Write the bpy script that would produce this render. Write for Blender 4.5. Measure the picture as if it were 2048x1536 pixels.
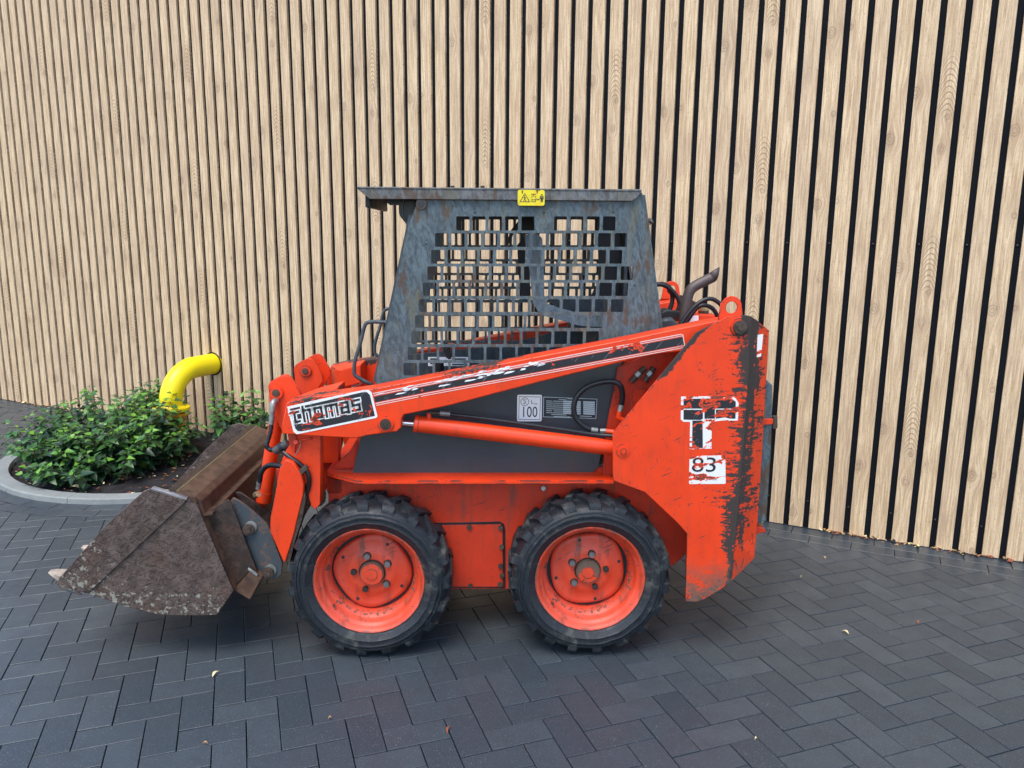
import bpy, bmesh, math, random
from mathutils import Vector, Matrix, noise
from math import sin, cos, pi, radians, tan, atan2, sqrt
random.seed(7)
S = bpy.context.scene
for o in list(bpy.data.objects): bpy.data.objects.remove(o)
COL = S.collection
# ---------------------------------------------------------------- camera (fitted to the slats and the paving)
F, PITCH, ROLL, YAW, WD, SP, H, N0 = 1552.57, .1883, .0086, .4541, 5.0, .1058, 1.6093, 46.39
cp, sp, cr, sr = cos(PITCH), sin(PITCH), cos(ROLL), sin(ROLL)
cam = bpy.data.objects.new('camera', bpy.data.cameras.new('camera')); COL.objects.link(cam)
Xc = Vector((cr, sr*sp, sr*cp)); Yc = Vector((-sr, cr*sp, cr*cp)); Zc = Vector((0, -cp, sp))
mw = Matrix((Xc, Yc, Zc)).transposed().to_4x4(); mw.translation = (0, 0, H)
cam.matrix_world = mw
cam.data.sensor_width = 36; cam.data.lens = F/2048*36; cam.data.clip_start = .05; cam.data.clip_end = 500
S.camera = cam
# ---------------------------------------------------------------- light
SUN_EL, SUN_ROT = radians(63), radians(205)
w = bpy.data.worlds.new('World'); S.world = w; w.use_nodes = True
nt = w.node_tree; bg = nt.nodes['Background']; sky = nt.nodes.new('ShaderNodeTexSky')
sky.sky_type = 'NISHITA'; sky.sun_disc = False; sky.sun_elevation = SUN_EL; sky.sun_rotation = SUN_ROT
sky.air_density = 1.0; sky.dust_density = 1.2; sky.ozone_density = 1.0
nt.links.new(sky.outputs[0], bg.inputs[0]); bg.inputs[1].default_value = .15
sl = bpy.data.lights.new('sun', 'SUN'); sl.energy = 1.25; sl.angle = radians(30); sl.color = (1, .95, .88)
sun = bpy.data.objects.new('sun', sl); COL.objects.link(sun)
# Nishita: rotation 0 = +Y, turning clockwise seen from above
sd = Vector((sin(SUN_ROT)*cos(SUN_EL), cos(SUN_ROT)*cos(SUN_EL), sin(SUN_EL)))
sun.rotation_euler = sd.to_track_quat('Z', 'Y').to_euler(); sun.location = sd*20
vs = S.view_settings; vs.view_transform = 'Standard'; vs.look = 'None'; vs.gamma = 1; vs.exposure = 1.2; vs.use_curve_mapping = False
S.render.engine = 'CYCLES'

# ---------------------------------------------------------------- pixel -> world helpers (only used to read sizes off the survey)
def ray(x, y):
    u2, v2 = (x-1024)/F, (y-768)/F
    u = cr*u2+sr*v2; v = -sr*u2+cr*v2; yu = -v
    return Vector((u, cp+yu*sp, yu*cp-sp))
CO = Vector((0, 0, H))
def gnd(x, y, h=0.):
    r = ray(x, y); return CO + r*((h-H)/r.z)
# wall frame: u along the wall (right), v out of the wall, z up ; origin on the ground at (0, WD)
WU = Vector((cos(YAW), -sin(YAW), 0)); WV = Vector((-sin(YAW), -cos(YAW), 0)); WO = Vector((0, WD, 0))
def w2(u, v, z=0.): return WO + WU*u + WV*v + Vector((0, 0, z))
def onwall(x, y, off=0.):
    r = ray(x, y); t = (WV.dot(WO+WV*off-CO))/WV.dot(r); p = CO+r*t
    return (p-WO).dot(WU), p.z
# loader frame: x to its rear, y away from the viewer, z up
LA = radians(1.8); EX = Vector((cos(LA), sin(LA), 0)); EY = Vector((-sin(LA), cos(LA), 0))
LO = Vector((-.12, 2.74+(-.12+.534)*tan(LA), 0))
def L(x, y, yl=0.):
    r = ray(x, y); t = (yl-(CO-LO).dot(EY))/r.dot(EY); p = CO+r*t
    return ((p-LO).dot(EX), p.z)
def L3(x, y, yl=0.):
    a = L(x, y, yl); return Vector((a[0], yl, a[1]))
MID = .49           # middle of the loader

# ---------------------------------------------------------------- node helper
class NT:
    def __init__(s, name):
        s.m = bpy.data.materials.new(name); s.m.use_nodes = True; s.t = s.m.node_tree
        s.b = s.t.nodes['Principled BSDF']; s.tc = s.t.nodes.new('ShaderNodeTexCoord')
    def n(s, k, **kw):
        x = s.t.nodes.new(k)
        for a, v in kw.items(): setattr(x, a, v)
        return x
    def put(s, sock, v):
        if isinstance(v, bpy.types.NodeSocket): s.t.links.new(v, sock)
        else:
            if hasattr(sock.default_value, '__len__') and len(sock.default_value) == 4 and len(v) == 3: v = (*v, 1)
            sock.default_value = v
    def obj(s): return s.tc.outputs['Object']
    def map(s, v, scale=(1, 1, 1), loc=(0, 0, 0), rot=(0, 0, 0)):
        if any(rot):      # turn first, stretch afterwards
            y = s.n('ShaderNodeMapping'); s.put(y.inputs[0], v); y.inputs[2].default_value = rot; v = y.outputs[0]; rot = (0, 0, 0)
        x = s.n('ShaderNodeMapping'); s.put(x.inputs[0], v); x.inputs[1].default_value = loc; x.inputs[2].default_value = rot; x.inputs[3].default_value = scale
        return x.outputs[0]
    def noise(s, v, scale=5, detail=3, rough=.55, dist=0.):
        x = s.n('ShaderNodeTexNoise'); s.put(x.inputs['Vector'], v); s.put(x.inputs['Scale'], scale); x.inputs['Detail'].default_value = detail
        x.inputs['Roughness'].default_value = rough; x.inputs['Distortion'].default_value = dist
        return x.outputs[0]
    def vor(s, v, scale=5, feature='F1'):
        x = s.n('ShaderNodeTexVoronoi', feature=feature); s.put(x.inputs['Vector'], v); x.inputs['Scale'].default_value = scale
        return x.outputs[0]
    def math(s, op, a, b=0., c=0.):
        x = s.n('ShaderNodeMath', operation=op); s.put(x.inputs[0], a); s.put(x.inputs[1], b)
        if op in ('MULTIPLY_ADD', 'SMOOTH_MIN', 'SMOOTH_MAX', 'WRAP'): s.put(x.inputs[2], c)
        return x.outputs[0]
    def st(s, a, lo, hi, o0=0., o1=1.):
        x = s.n('ShaderNodeMapRange', interpolation_type='SMOOTHSTEP'); s.put(x.inputs[0], a)
        x.inputs[1].default_value = lo; x.inputs[2].default_value = hi; x.inputs[3].default_value = o0; x.inputs[4].default_value = o1
        return x.outputs[0]
    def lin(s, a, lo, hi, o0=0., o1=1.):
        x = s.n('ShaderNodeMapRange'); s.put(x.inputs[0], a)
        x.inputs[1].default_value = lo; x.inputs[2].default_value = hi; x.inputs[3].default_value = o0; x.inputs[4].default_value = o1
        return x.outputs[0]
    def mix(s, f, a, b, mode='MIX'):
        x = s.n('ShaderNodeMix', data_type='RGBA', blend_type=mode); s.put(x.inputs[0], f)
        s.put(x.inputs[6], a); s.put(x.inputs[7], b); return x.outputs[2]
    def sep(s, v):
        x = s.n('ShaderNodeSeparateXYZ'); s.put(x.inputs[0], v); return x.outputs
    def comb(s, a, b, c):
        x = s.n('ShaderNodeCombineXYZ'); s.put(x.inputs[0], a); s.put(x.inputs[1], b); s.put(x.inputs[2], c); return x.outputs[0]
    def out(s, col, rough=.6, metal=0., bump=None, bstr=.3, bdist=.002, spec=None, coat=None, sub=None):
        s.put(s.b.inputs['Base Color'], col); s.put(s.b.inputs['Roughness'], rough); s.put(s.b.inputs['Metallic'], metal)
        if spec is not None: s.put(s.b.inputs['Specular IOR Level'], spec)
        if coat is not None: s.put(s.b.inputs['Coat Weight'], coat); s.b.inputs['Coat Roughness'].default_value = .25
        if bump is not None:
            x = s.n('ShaderNodeBump'); s.put(x.inputs['Height'], bump); x.inputs['Strength'].default_value = bstr; x.inputs['Distance'].default_value = bdist
            s.t.links.new(x.outputs[0], s.b.inputs['Normal'])
        return s.m

def simple(name, col, rough=.6, metal=0., var=.15, sc=30, bump=.15, spec=None):
    m = NT(name); n = m.noise(m.obj(), sc, 4); n2 = m.noise(m.obj(), sc/7, 2)
    c = m.mix(m.lin(m.math('ADD', n, n2), .7, 1.3), tuple(x*(1-var) for x in col), tuple(min(1, x*(1+var)) for x in col))
    return m.out(c, m.lin(n, .3, .7, rough-.06, rough+.08), metal, n, bump, .001, spec)

# ---- painted steel that is chipped down to dark steel; extra = function giving an additional 0..1 wear amount
def paint(name, col, chip=.66, rough=.42, dark=(.024, .017, .014), extra=None, scr=.7, dirt=.25, fade=None, mud=None):
    m = NT(name); v = m.obj()
    wv = m.noise(v, 9, 2)
    n1 = m.noise(v, 70, 8, .74); n2 = m.noise(v, 12, 4, .6)
    fld = m.math('ADD', m.math('MULTIPLY', n1, .55), m.math('MULTIPLY', n2, .45))
    if extra: fld = m.math('ADD', fld, extra(m, v))
    # paint rubs off along the edges of the plates
    bv = m.n('ShaderNodeBevel', samples=4); bv.inputs[0].default_value = .007
    dp = m.n('ShaderNodeVectorMath', operation='DOT_PRODUCT'); m.t.links.new(bv.outputs[0], dp.inputs[0]); m.t.links.new(m.n('ShaderNodeNewGeometry').outputs['Normal'], dp.inputs[1])
    edge = m.math('MULTIPLY', m.st(dp.outputs['Value'], .995, .90), m.st(n2, .38, .58, .05, .20))
    fld = m.math('ADD', fld, edge)
    chipm = m.st(fld, chip-.012, chip+.012)
    # fine specks
    sp_ = m.st(m.noise(v, 150, 3, .6), .665, .70); sp_ = m.math('MULTIPLY', sp_, m.st(n2, .40, .55))
    # scratches in two directions
    s1 = m.noise(m.map(v, (14, 14, 190), rot=(0, .45, 0)), 1, 3, .5, .4); s2 = m.noise(m.map(v, (210, 20, 16), rot=(0, .3, 0)), 1, 3, .5, .4)
    scm = m.math('MAXIMUM', m.st(s1, scr, scr+.02), m.st(s2, scr+.01, scr+.03))
    scm = m.math('MULTIPLY', scm, m.st(n2, .42, .54))
    mask = m.math('MAXIMUM', chipm, m.math('MAXIMUM', sp_, scm))
    base = m.mix(m.lin(wv, .3, .7), tuple(x*.86 for x in col), col)
    if fade: base = m.mix(m.st(m.noise(v, 5, 3), .4, .7, 0, .8), base, fade)
    base = m.mix(m.math('MULTIPLY', m.st(m.noise(m.map(v, (26, 26, 5)), 1, 4, .6), .5, .75), dirt), base, (.10, .05, .03))
    dk = m.mix(n1, dark, tuple(x*2.6 for x in dark))
    c = m.mix(mask, base, dk)
    if mud: c = m.mix(mud(m, v), c, m.mix(n1, (.055, .038, .027), (.20, .145, .10)))
    r = m.mix(mask, (rough,)*3, (.75,)*3)
    hgt = m.math('SUBTRACT', m.math('MULTIPLY', n1, .25), m.math('MULTIPLY', mask, .6))
    return m.out(c, r, 0, hgt, .45, .0015, None)

def gauss(m, a, c, wd):   # bump around a = c
    d = m.math('ABSOLUTE', m.math('SUBTRACT', a, c)); return m.st(d, 0, wd, 1, 0)
OR = (.84, .052, .005)
ORD = (.60, .034, .005)
M = {}
M['orange'] = paint('orange_paint', OR, .655)
M['orange_dull'] = paint('orange_paint_dull', ORD, .64, .5, dirt=.7, scr=.67)
def tower_wear(m, v):
    X, Y, Z = m.sep(v)
    nz = m.noise(m.map(v, (7, 7, 3.5)), 1, 5, .62)
    fold = m.math('ADD', m.lin(Z, .25, 1.0, .952, .988), m.math('MULTIPLY', m.math('SUBTRACT', nz, .5), .06))
    a = m.math('ADD', m.math('MULTIPLY', gauss(m, X, fold, .085), .17), m.math('MULTIPLY', gauss(m, X, fold, .016), .10))
    b = m.math('MULTIPLY', m.st(m.math('ADD', Z, m.math('MULTIPLY', m.noise(m.map(v, (9, 9, 22)), 1, 6, .7), .22)), .56, .36), .20)
    hz = m.st(m.noise(m.map(v, (15, 15, 62), rot=(0, -.06, 0)), 1, 6, .7, .6), .38, .64)
    c = m.math('MULTIPLY', m.math('MULTIPLY', m.math('MULTIPLY', m.st(X, .66, .92), m.st(Z, .36, .62)), hz), .205)
    c = m.math('MAXIMUM', c, m.math('MULTIPLY', m.st(X, .60, .75), m.math('MULTIPLY', m.st(Z, .95, 1.15), .10)))
    # slanted front edge, scraped
    e = m.math('SUBTRACT', m.math('SUBTRACT', Z, m.math('MULTIPLY', m.math('SUBTRACT', X, .493), 1.284)), .902)
    e = m.math('MULTIPLY', m.st(m.math('ABSOLUTE', e), .0, .05, 1, 0), m.st(X, .52, .70, .02, .24))
    vs_ = m.st(m.noise(m.map(v, (40, 40, 9)), 1, 5, .65), .44, .62)
    c = m.math('ADD', c, m.math('MULTIPLY', m.math('MULTIPLY', m.st(X, .982, .99), m.st(X, 1.045, 1.0, .35, 1)), m.math('MULTIPLY', vs_, .15)))
    return m.math('ADD', m.math('MAXIMUM', m.math('MAXIMUM', a, b), e), c)
def tower_mud(m, v):
    X, Y, Z = m.sep(v)
    return m.math('MULTIPLY', m.math('MULTIPLY', m.st(Z, .44, .27), m.st(m.noise(m.map(v, (16, 16, 26)), 1, 6, .72), .40, .52)), .85)
M['orange_tower'] = paint('orange_paint_scraped', OR, .70, .45, extra=tower_wear, scr=.66, mud=tower_mud)
def arm_wear(m, v):
    X, Y, Z = m.sep(v)
    top = m.lin(X, -.702, .866, 1.003, 1.314)
    d = m.math('SUBTRACT', top, Z)
    nz = m.noise(m.map(v, (5, 5, 5)), 1, 3)
    return m.math('MULTIPLY', m.math('MULTIPLY', m.st(d, .05, .012), m.st(X, .40, .05, .3, 1)), m.lin(nz, .35, .65, .07, .22))
M['orange_arm'] = paint('orange_paint_arm', OR, .675, .4, extra=arm_wear, scr=.69)
def wheel_wear(m, v):
    X, Y, Z = m.sep(v); R = m.math('SQRT', m.math('ADD', m.math('MULTIPLY', X, X), m.math('MULTIPLY', Z, Z)))
    a = m.math('MULTIPLY', gauss(m, R, .168, .020), .11); b = m.math('MULTIPLY', gauss(m, R, .212, .008), .10); c = m.math('MULTIPLY', gauss(m, R, .046, .006), .15)
    return m.math('MAXIMUM', a, m.math('MAXIMUM', b, c))
M['orange_wheel'] = paint('orange_paint_wheel', (.70, .062, .02), .63, .45, dark=(.06, .035, .025), fade=(.70, .10, .06), scr=.675, dirt=.75, extra=wheel_wear)
M['pink'] = M['orange_wheel']
# cab paint: streaky blue grey, with rust
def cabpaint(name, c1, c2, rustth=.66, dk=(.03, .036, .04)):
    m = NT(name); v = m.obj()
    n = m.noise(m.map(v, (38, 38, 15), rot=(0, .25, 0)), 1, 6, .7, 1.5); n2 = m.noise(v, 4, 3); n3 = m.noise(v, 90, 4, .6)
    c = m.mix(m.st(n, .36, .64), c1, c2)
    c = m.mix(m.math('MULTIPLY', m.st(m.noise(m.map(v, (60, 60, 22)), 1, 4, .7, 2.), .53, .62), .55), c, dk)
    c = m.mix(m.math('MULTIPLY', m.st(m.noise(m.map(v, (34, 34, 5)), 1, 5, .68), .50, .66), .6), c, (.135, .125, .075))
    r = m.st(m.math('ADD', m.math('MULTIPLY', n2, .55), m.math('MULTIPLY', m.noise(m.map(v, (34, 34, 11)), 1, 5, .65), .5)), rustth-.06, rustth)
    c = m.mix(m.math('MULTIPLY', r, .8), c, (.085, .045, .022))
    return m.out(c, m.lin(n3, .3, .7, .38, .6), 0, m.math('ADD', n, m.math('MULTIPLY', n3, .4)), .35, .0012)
M['cab'] = cabpaint('blue_grey_paint', (.048, .068, .077), (.112, .152, .166), .62)
M['lap'] = cabpaint('pale_blue_grey_paint', (.16, .22, .27), (.24, .32, .38), .78)
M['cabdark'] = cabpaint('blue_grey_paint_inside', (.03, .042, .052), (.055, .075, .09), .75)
M['roof'] = cabpaint('weathered_roof_paint', (.07, .075, .075), (.17, .17, .165), .60)
M['grey'] = paint('dark_grey_paint', (.046, .060, .070), .66, .38, dark=(.09, .04, .025), dirt=.35, scr=.74)
M['plateblue'] = paint('blue_grey_worn_plate', (.048, .064, .074), .53, .5, dark=(.055, .035, .025), dirt=.6)
# bucket steel
def steel(name, base, lo, scratch=True, mud=None):
    m = NT(name); v = m.obj()
    n = m.noise(v, 22, 5, .65); n3 = m.noise(v, 6, 3)
    c = m.mix(m.st(n, .35, .65), lo, base)
    c = m.mix(m.math('MULTIPLY', m.st(n3, .52, .68), .35), c, (.12, .055, .03))
    if scratch:
        k = None
        for rot, sc in ((.5, (16, 16, 130)), (1.1, (20, 20, 150)), (-.5, (22, 22, 120)), (.15, (24, 24, 170))):
            s_ = m.st(m.noise(m.map(v, (sc[0]*1.3, sc[1]*1.3, sc[2]*1.2), rot=(0, rot, 0)), 1, 3, .6, .5), .585, .61)
            k = s_ if k is None else m.math('MAXIMUM', k, s_)
        c = m.mix(m.math('MULTIPLY', k, .8), c, (.030, .019, .015))
    if mud: c = m.mix(mud(m, v), c, m.mix(m.noise(v, 40, 3), (.24, .23, .17), (.44, .42, .35)))
    return m.out(c, m.lin(n, .3, .7, .38, .58), .2, n, .16, .001)
def bmud(m, v):
    X, Y, Z = m.sep(v)
    low = m.math('ADD', m.st(Z, .40, .19), m.math('MULTIPLY', m.st(X, -1.2, -1.55), .9))
    f = m.math('ADD', m.noise(v, 42, 6, .7), m.math('MULTIPLY', low, .11))
    return m.math('MULTIPLY', m.st(f, .655, .675), m.st(low, .2, .6, 0, .9))
M['bucket'] = steel('bucket_steel', (.145, .104, .086), (.085, .06, .05), True, bmud)
M['bucket2'] = steel('bucket_steel_flat', (.135, .075, .045), (.055, .032, .024), False)
M['bucketdark'] = steel('bucket_steel_dark', (.07, .045, .035), (.03, .022, .018), True)
M['wornedge'] = simple('polished_steel_edge', (.34, .33, .33), .38, .6, .3, 60)
M['tooth'] = simple('muddy_tooth', (.38, .31, .24), .8, 0, .35, 60, .6)
def rubber(name, base, mudc, th):
    m = NT(name); v = m.obj(); n = m.noise(v, 24, 5, .7); n2 = m.noise(v, 7, 3); n3 = m.noise(v, 130, 3)
    f = m.math('ADD', m.math('MULTIPLY', n, .6), m.math('MULTIPLY', n2, .4))
    c = m.mix(m.st(n3, .35, .65), tuple(x*.7 for x in base), tuple(x*1.5 for x in base))
    c = m.mix(m.math('MULTIPLY', m.st(f, th, th+.14), .75), c, mudc)
    return m.out(c, m.st(f, th-.1, th+.1, .42, .8), 0, m.math('ADD', n, m.math('MULTIPLY', n3, .4)), .6, .003)
M['rubber'] = rubber('tyre_rubber', (.010, .013, .017), (.085, .09, .078), .515)
M['hose'] = simple('black_hose_rubber', (.012, .013, .016), .38, 0, .3, 40)
M['black'] = simple('black_plastic', (.012, .013, .015), .4, 0, .2, 20)
M['blackpaint'] = simple('black_interior', (.014, .017, .02), .55, 0, .2, 12)
M['chrome'] = simple('chromed_rod', (.75, .76, .78), .12, 1, .03, 20, 0)
M['zinc'] = simple('zinc_fitting', (.30, .31, .29), .45, .7, .35, 60, .3)
M['bolt'] = simple('rusty_bolt', (.085, .06, .045), .6, .4, .5, 70, .6)
M['nut'] = simple('dull_wheel_nut', (.22, .23, .22), .45, .7, .25, 60, .3)
M['nutdark'] = simple('dark_wheel_nut', (.035, .03, .028), .6, .3, .3, 60, .4)
M['exhaust'] = simple('exhaust_pipe_steel', (.105, .083, .078), .55, .5, .3, 30, .3)
M['brass'] = simple('filler_cap', (.55, .45, .25), .35, .8, .15, 30)
M['white'] = simple('white_label', (.88, .89, .88), .4, 0, .04, 40, .05)
M['inkblack'] = simple('label_ink', (.02, .025, .03), .45, 0, .1, 40, .05)
m = NT('yellow_label'); v = m.obj(); n = m.noise(m.map(v, (60, 60, 25)), 1, 4, .65)
M['ylabel'] = m.out(m.mix(m.st(n, .56, .66), m.mix(m.st(m.noise(v, 30, 2), .45, .7), (.82, .68, .015), (.80, .50, .02)), (.12, .07, .03)), .5)
M['tcell'] = simple('label_table_cell', (.52, .62, .62), .45, 0, .1, 100, .05)
# decals that have been scraped off in patches down to the orange paint
def worn(name, col, th, sc=1.):
    m = NT(name); v = m.obj()
    a = m.noise(m.map(v, (11, 11, 24), rot=(0, .22, 0)), sc, 5, .62, .8); b = m.noise(v, 60, 3)
    f = m.math('ADD', m.math('MULTIPLY', a, .8), m.math('MULTIPLY', b, .2))
    k = m.st(f, th-.008, th+.008); k2 = m.st(f, th+.03, th+.045)
    c = m.mix(k, col, m.mix(k2, OR, (.20, .05, .03)))
    hair = m.st(m.noise(m.map(v, (14, 14, 220), rot=(0, .9, 0)), 1, 2), .66, .68); c = m.mix(m.math('MULTIPLY', hair, .5), c, (.3, .3, .3))
    return m.out(c, .45, 0, k, .3, .0005)
M['dkw'] = worn('worn_black_decal', (.018, .02, .024), .60)
M['dww'] = worn('worn_white_decal', (.78, .78, .74), .60)
M['dkt'] = worn('torn_black_decal', (.018, .02, .024), .53)
M['dwt'] = worn('torn_white_decal', (.78, .78, .74), .53)
M['dks'] = worn('striped_black_decal', (.018, .02, .024), .62, .8)
M['dws'] = worn('striped_pale_decal', (.80, .55, .50), .62, .8)
M['yellow'] = simple('yellow_pipe_paint', (.90, .72, .003), .36, 0, .06, 8, .1)
M['amber'] = simple('amber_valve_paint', (.80, .36, .01), .4, 0, .15, 10, .1)
M['kerb'] = simple('kerb_concrete', (.235, .25, .235), .75, 0, .14, 60, .5)
M['soil'] = simple('dark_soil', (.012, .010, .010), .9, 0, .6, 50, 1.0)
M['backing'] = simple('black_backing_board', (.006, .008, .011), .85, 0, .3, 60, .2, spec=.15)
M['bark'] = simple('green_brown_stem', (.10, .12, .04), .7, 0, .3, 50)
# ---------------------------------------------------------------- object helpers
def link(name, me, mat=None, parent=None, kind=None, smooth=False, label=None):
    o = bpy.data.objects.new(name, me); COL.objects.link(o)
    if mat is not None: me.materials.append(M[mat] if isinstance(mat, str) else mat)
    if parent is not None: o.parent = parent
    if kind: o['kind'] = kind
    if label: o['label'] = label
    if smooth: me.polygons.foreach_set('use_smooth', [True]*len(me.polygons))
    return o
def thing(name, label, cat, mtx=None, group=None):
    o = bpy.data.objects.new(name, None); COL.objects.link(o); o.empty_display_size = .1
    if mtx is not None: o.matrix_world = mtx
    o['label'] = label; o['category'] = cat
    if group: o['group'] = group
    return o
def tag(o, label, cat, group=None):
    o['label'] = label; o['category'] = cat
    if group: o['group'] = group
    return o
def frm(X, Y, Z, T):
    m = Matrix((X, Y, Z)).transposed().to_4x4(); m.translation = T; return m
def me_bm(bm, name='mesh', autosmooth=None):
    me = bpy.data.meshes.new(name); bm.normal_update(); bm.to_mesh(me); bm.free(); return me
def autos(me, ang=35):
    me.polygons.foreach_set('use_smooth', [True]*len(me.polygons))
    bm = bmesh.new(); bm.from_mesh(me)
    for e in bm.edges:
        if len(e.link_faces) == 2: e.smooth = e.calc_face_angle(0) < radians(ang)
    bm.to_mesh(me); bm.free(); return me
def box_bm(bm, c, s, bev=0, rot=None):
    r = bmesh.ops.create_cube(bm, size=1)['verts']
    for v in r:
        v.co = Vector((v.co.x*s[0], v.co.y*s[1], v.co.z*s[2]))
        if rot: v.co = rot @ v.co
        v.co += Vector(c)
    if bev:
        es = list({e for v in r for e in v.link_edges}); bmesh.ops.bevel(bm, geom=es, offset=bev, segments=2, affect='EDGES', profile=.5)
def box(name, c, s, mat, parent, bev=.003, **k):
    bm = bmesh.new(); box_bm(bm, c, s, bev); return link(name, me_bm(bm), mat, parent, **k)
def hexa(name, pts, mat, parent, bev=.002, **k):      # 8 corners: 4 outer then the 4 inner
    bm = bmesh.new(); v = [bm.verts.new(p) for p in pts]
    for f in ((0,1,2,3), (7,6,5,4), (0,4,5,1), (1,5,6,2), (2,6,7,3), (3,7,4,0)): bm.faces.new([v[i] for i in f])
    bmesh.ops.recalc_face_normals(bm, faces=bm.faces)
    if bev: bmesh.ops.bevel(bm, geom=list(bm.edges), offset=bev, segments=2, affect='EDGES')
    return link(name, me_bm(bm), mat, parent, **k)
def curve_mesh(cu):
    o = bpy.data.objects.new('tmp', cu); COL.objects.link(o)
    dg = bpy.context.evaluated_depsgraph_get(); me = bpy.data.meshes.new_from_object(o.evaluated_get(dg))
    bpy.data.objects.remove(o); bpy.data.curves.remove(cu); return me
def plate2(name, loops, yl, th, mat, parent, bev=.0012, **k):
    """flat plate in the loader's x-z plane; loops are lists of (x, z); outer face at yl, thickness away from the viewer"""
    cu = bpy.data.curves.new('c', 'CURVE'); cu.dimensions = '2D'; cu.fill_mode = 'BOTH'
    if bev and th > 3*bev: cu.bevel_depth = bev; cu.bevel_resolution = 1; cu.offset = -bev; cu.extrude = th/2-bev
    else: cu.extrude = th/2
    for lp in loops:
        s = cu.splines.new('POLY'); s.points.add(len(lp)-1); s.use_cyclic_u = True
        for p, q in zip(s.points, lp): p.co = (q[0], q[1], 0, 1)
    me = curve_mesh(cu)
    for v in me.vertices: v.co = (v.co.x, yl+th/2-v.co.z, v.co.y)
    return link(name, me, mat, parent, **k)
def inpoly(p, poly):
    c = False
    for i in range(len(poly)):
        a, b = poly[i-1], poly[i]
        if (a[1] > p[1]) != (b[1] > p[1]) and p[0] < (b[0]-a[0])*(p[1]-a[1])/(b[1]-a[1])+a[0]: c = not c
    return c
def mesh_plate(name, outer, hl, yl, th, mat, parent, **k):
    from mathutils.geometry import delaunay_2d_cdt
    V, E = [], []
    for lp in [outer]+hl:
        b = len(V); V += [Vector(p) for p in lp]; E += [(b+i, b+(i+1) % len(lp)) for i in range(len(lp))]
    vv, ee, ff, *_ = delaunay_2d_cdt(V, E, [], 0, 1e-6)
    bm = bmesh.new(); bv = [bm.verts.new((p.x, yl, p.y)) for p in vv]; keep = []
    for f in ff:
        c = sum((vv[i] for i in f), Vector((0, 0)))/len(f)
        if inpoly(c, outer) and not any(abs(c.x-h[0][0]) < .1 and abs(c.y-h[0][1]) < .1 and inpoly(c, h) for h in hl): keep.append(bm.faces.new([bv[i] for i in f]))
    bmesh.ops.recalc_face_normals(bm, faces=bm.faces)
    r = bmesh.ops.extrude_face_region(bm, geom=keep); bmesh.ops.translate(bm, verts=[v for v in r['geom'] if isinstance(v, bmesh.types.BMVert)], vec=(0, th, 0))
    bmesh.ops.recalc_face_normals(bm, faces=bm.faces); bmesh.ops.dissolve_limit(bm, angle_limit=.02, verts=bm.verts, edges=bm.edges)
    return link(name, me_bm(bm), mat, parent, **k)
def plate(name, px, yl, th, mat, parent, holes=(), **k):
    return plate2(name, [[L(x, y, yl) for x, y in px]]+[list(h) for h in holes], yl, th, mat, parent, **k)
def circ(cx, cz, r, n=24): return [(cx+r*cos(2*pi*i/n), cz+r*sin(2*pi*i/n)) for i in range(n)]
def rrect(x0, z0, x1, z1, r, n=3):
    o = []
    for cx, cz, a in ((x1-r, z1-r, 0), (x0+r, z1-r, 90), (x0+r, z0+r, 180), (x1-r, z0+r, 270)):
        o += [(cx+r*cos(radians(a+90*i/n)), cz+r*sin(radians(a+90*i/n))) for i in range(n+1)]
    return o
def catmull(P, n=6):
    P = [Vector(p) for p in P]; Q = [P[0]*2-P[1]]+P+[P[-1]*2-P[-2]]; o = []
    for i in range(1, len(Q)-2):
        a, b, c, d = Q[i-1:i+3]
        for j in range(n):
            t = j/n; o.append(.5*((2*b)+(c-a)*t+(2*a-5*b+4*c-d)*t*t+(3*b-a-3*c+d)*t**3))
    return o+[P[-1]]
def tube(name, P, r, mat, parent, seg=12, smooth=True, n=6, rad=None, cap=True, **k):
    P = catmull(P, n) if smooth and len(P) > 2 else [Vector(p) for p in P]
    bm = bmesh.new(); rings = []; up = None
    for i, p in enumerate(P):
        t = (P[min(i+1, len(P)-1)]-P[max(i-1, 0)]).normalized()
        if up is None: up = t.orthogonal().normalized()
        up = (up-t*up.dot(t)).normalized(); q = t.cross(up)
        rr = rad(i/(len(P)-1)) if rad else r
        rings.append([bm.verts.new(p+(up*cos(2*pi*j/seg)+q*sin(2*pi*j/seg))*rr) for j in range(seg)])
    for a, b in zip(rings, rings[1:]):
        for j in range(seg): bm.faces.new((a[j], a[(j+1) % seg], b[(j+1) % seg], b[j]))
    if cap: bm.faces.new(rings[0][::-1]); bm.faces.new(rings[-1])
    bmesh.ops.recalc_face_normals(bm, faces=bm.faces)
    return link(name, autos(me_bm(bm), 50), mat, parent, **k)
def cyl(name, p0, p1, r, mat, parent, r1=None, seg=24, bev=.0, hexed=False, **k):
    p0, p1 = Vector(p0), Vector(p1); r1 = r if r1 is None else r1; d = p1-p0
    bm = bmesh.new(); bmesh.ops.create_cone(bm, cap_ends=True, segments=6 if hexed else seg, radius1=r, radius2=r1, depth=d.length)
    if bev: bmesh.ops.bevel(bm, geom=[e for e in bm.edges if len(e.link_faces) == 2 and e.calc_face_angle(0) > 1], offset=bev, segments=2, affect='EDGES')
    bm.transform(Matrix.Translation((p0+p1)/2) @ d.to_track_quat('Z', 'Y').to_matrix().to_4x4())
    return link(name, autos(me_bm(bm), 30), mat, parent, **k)
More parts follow.
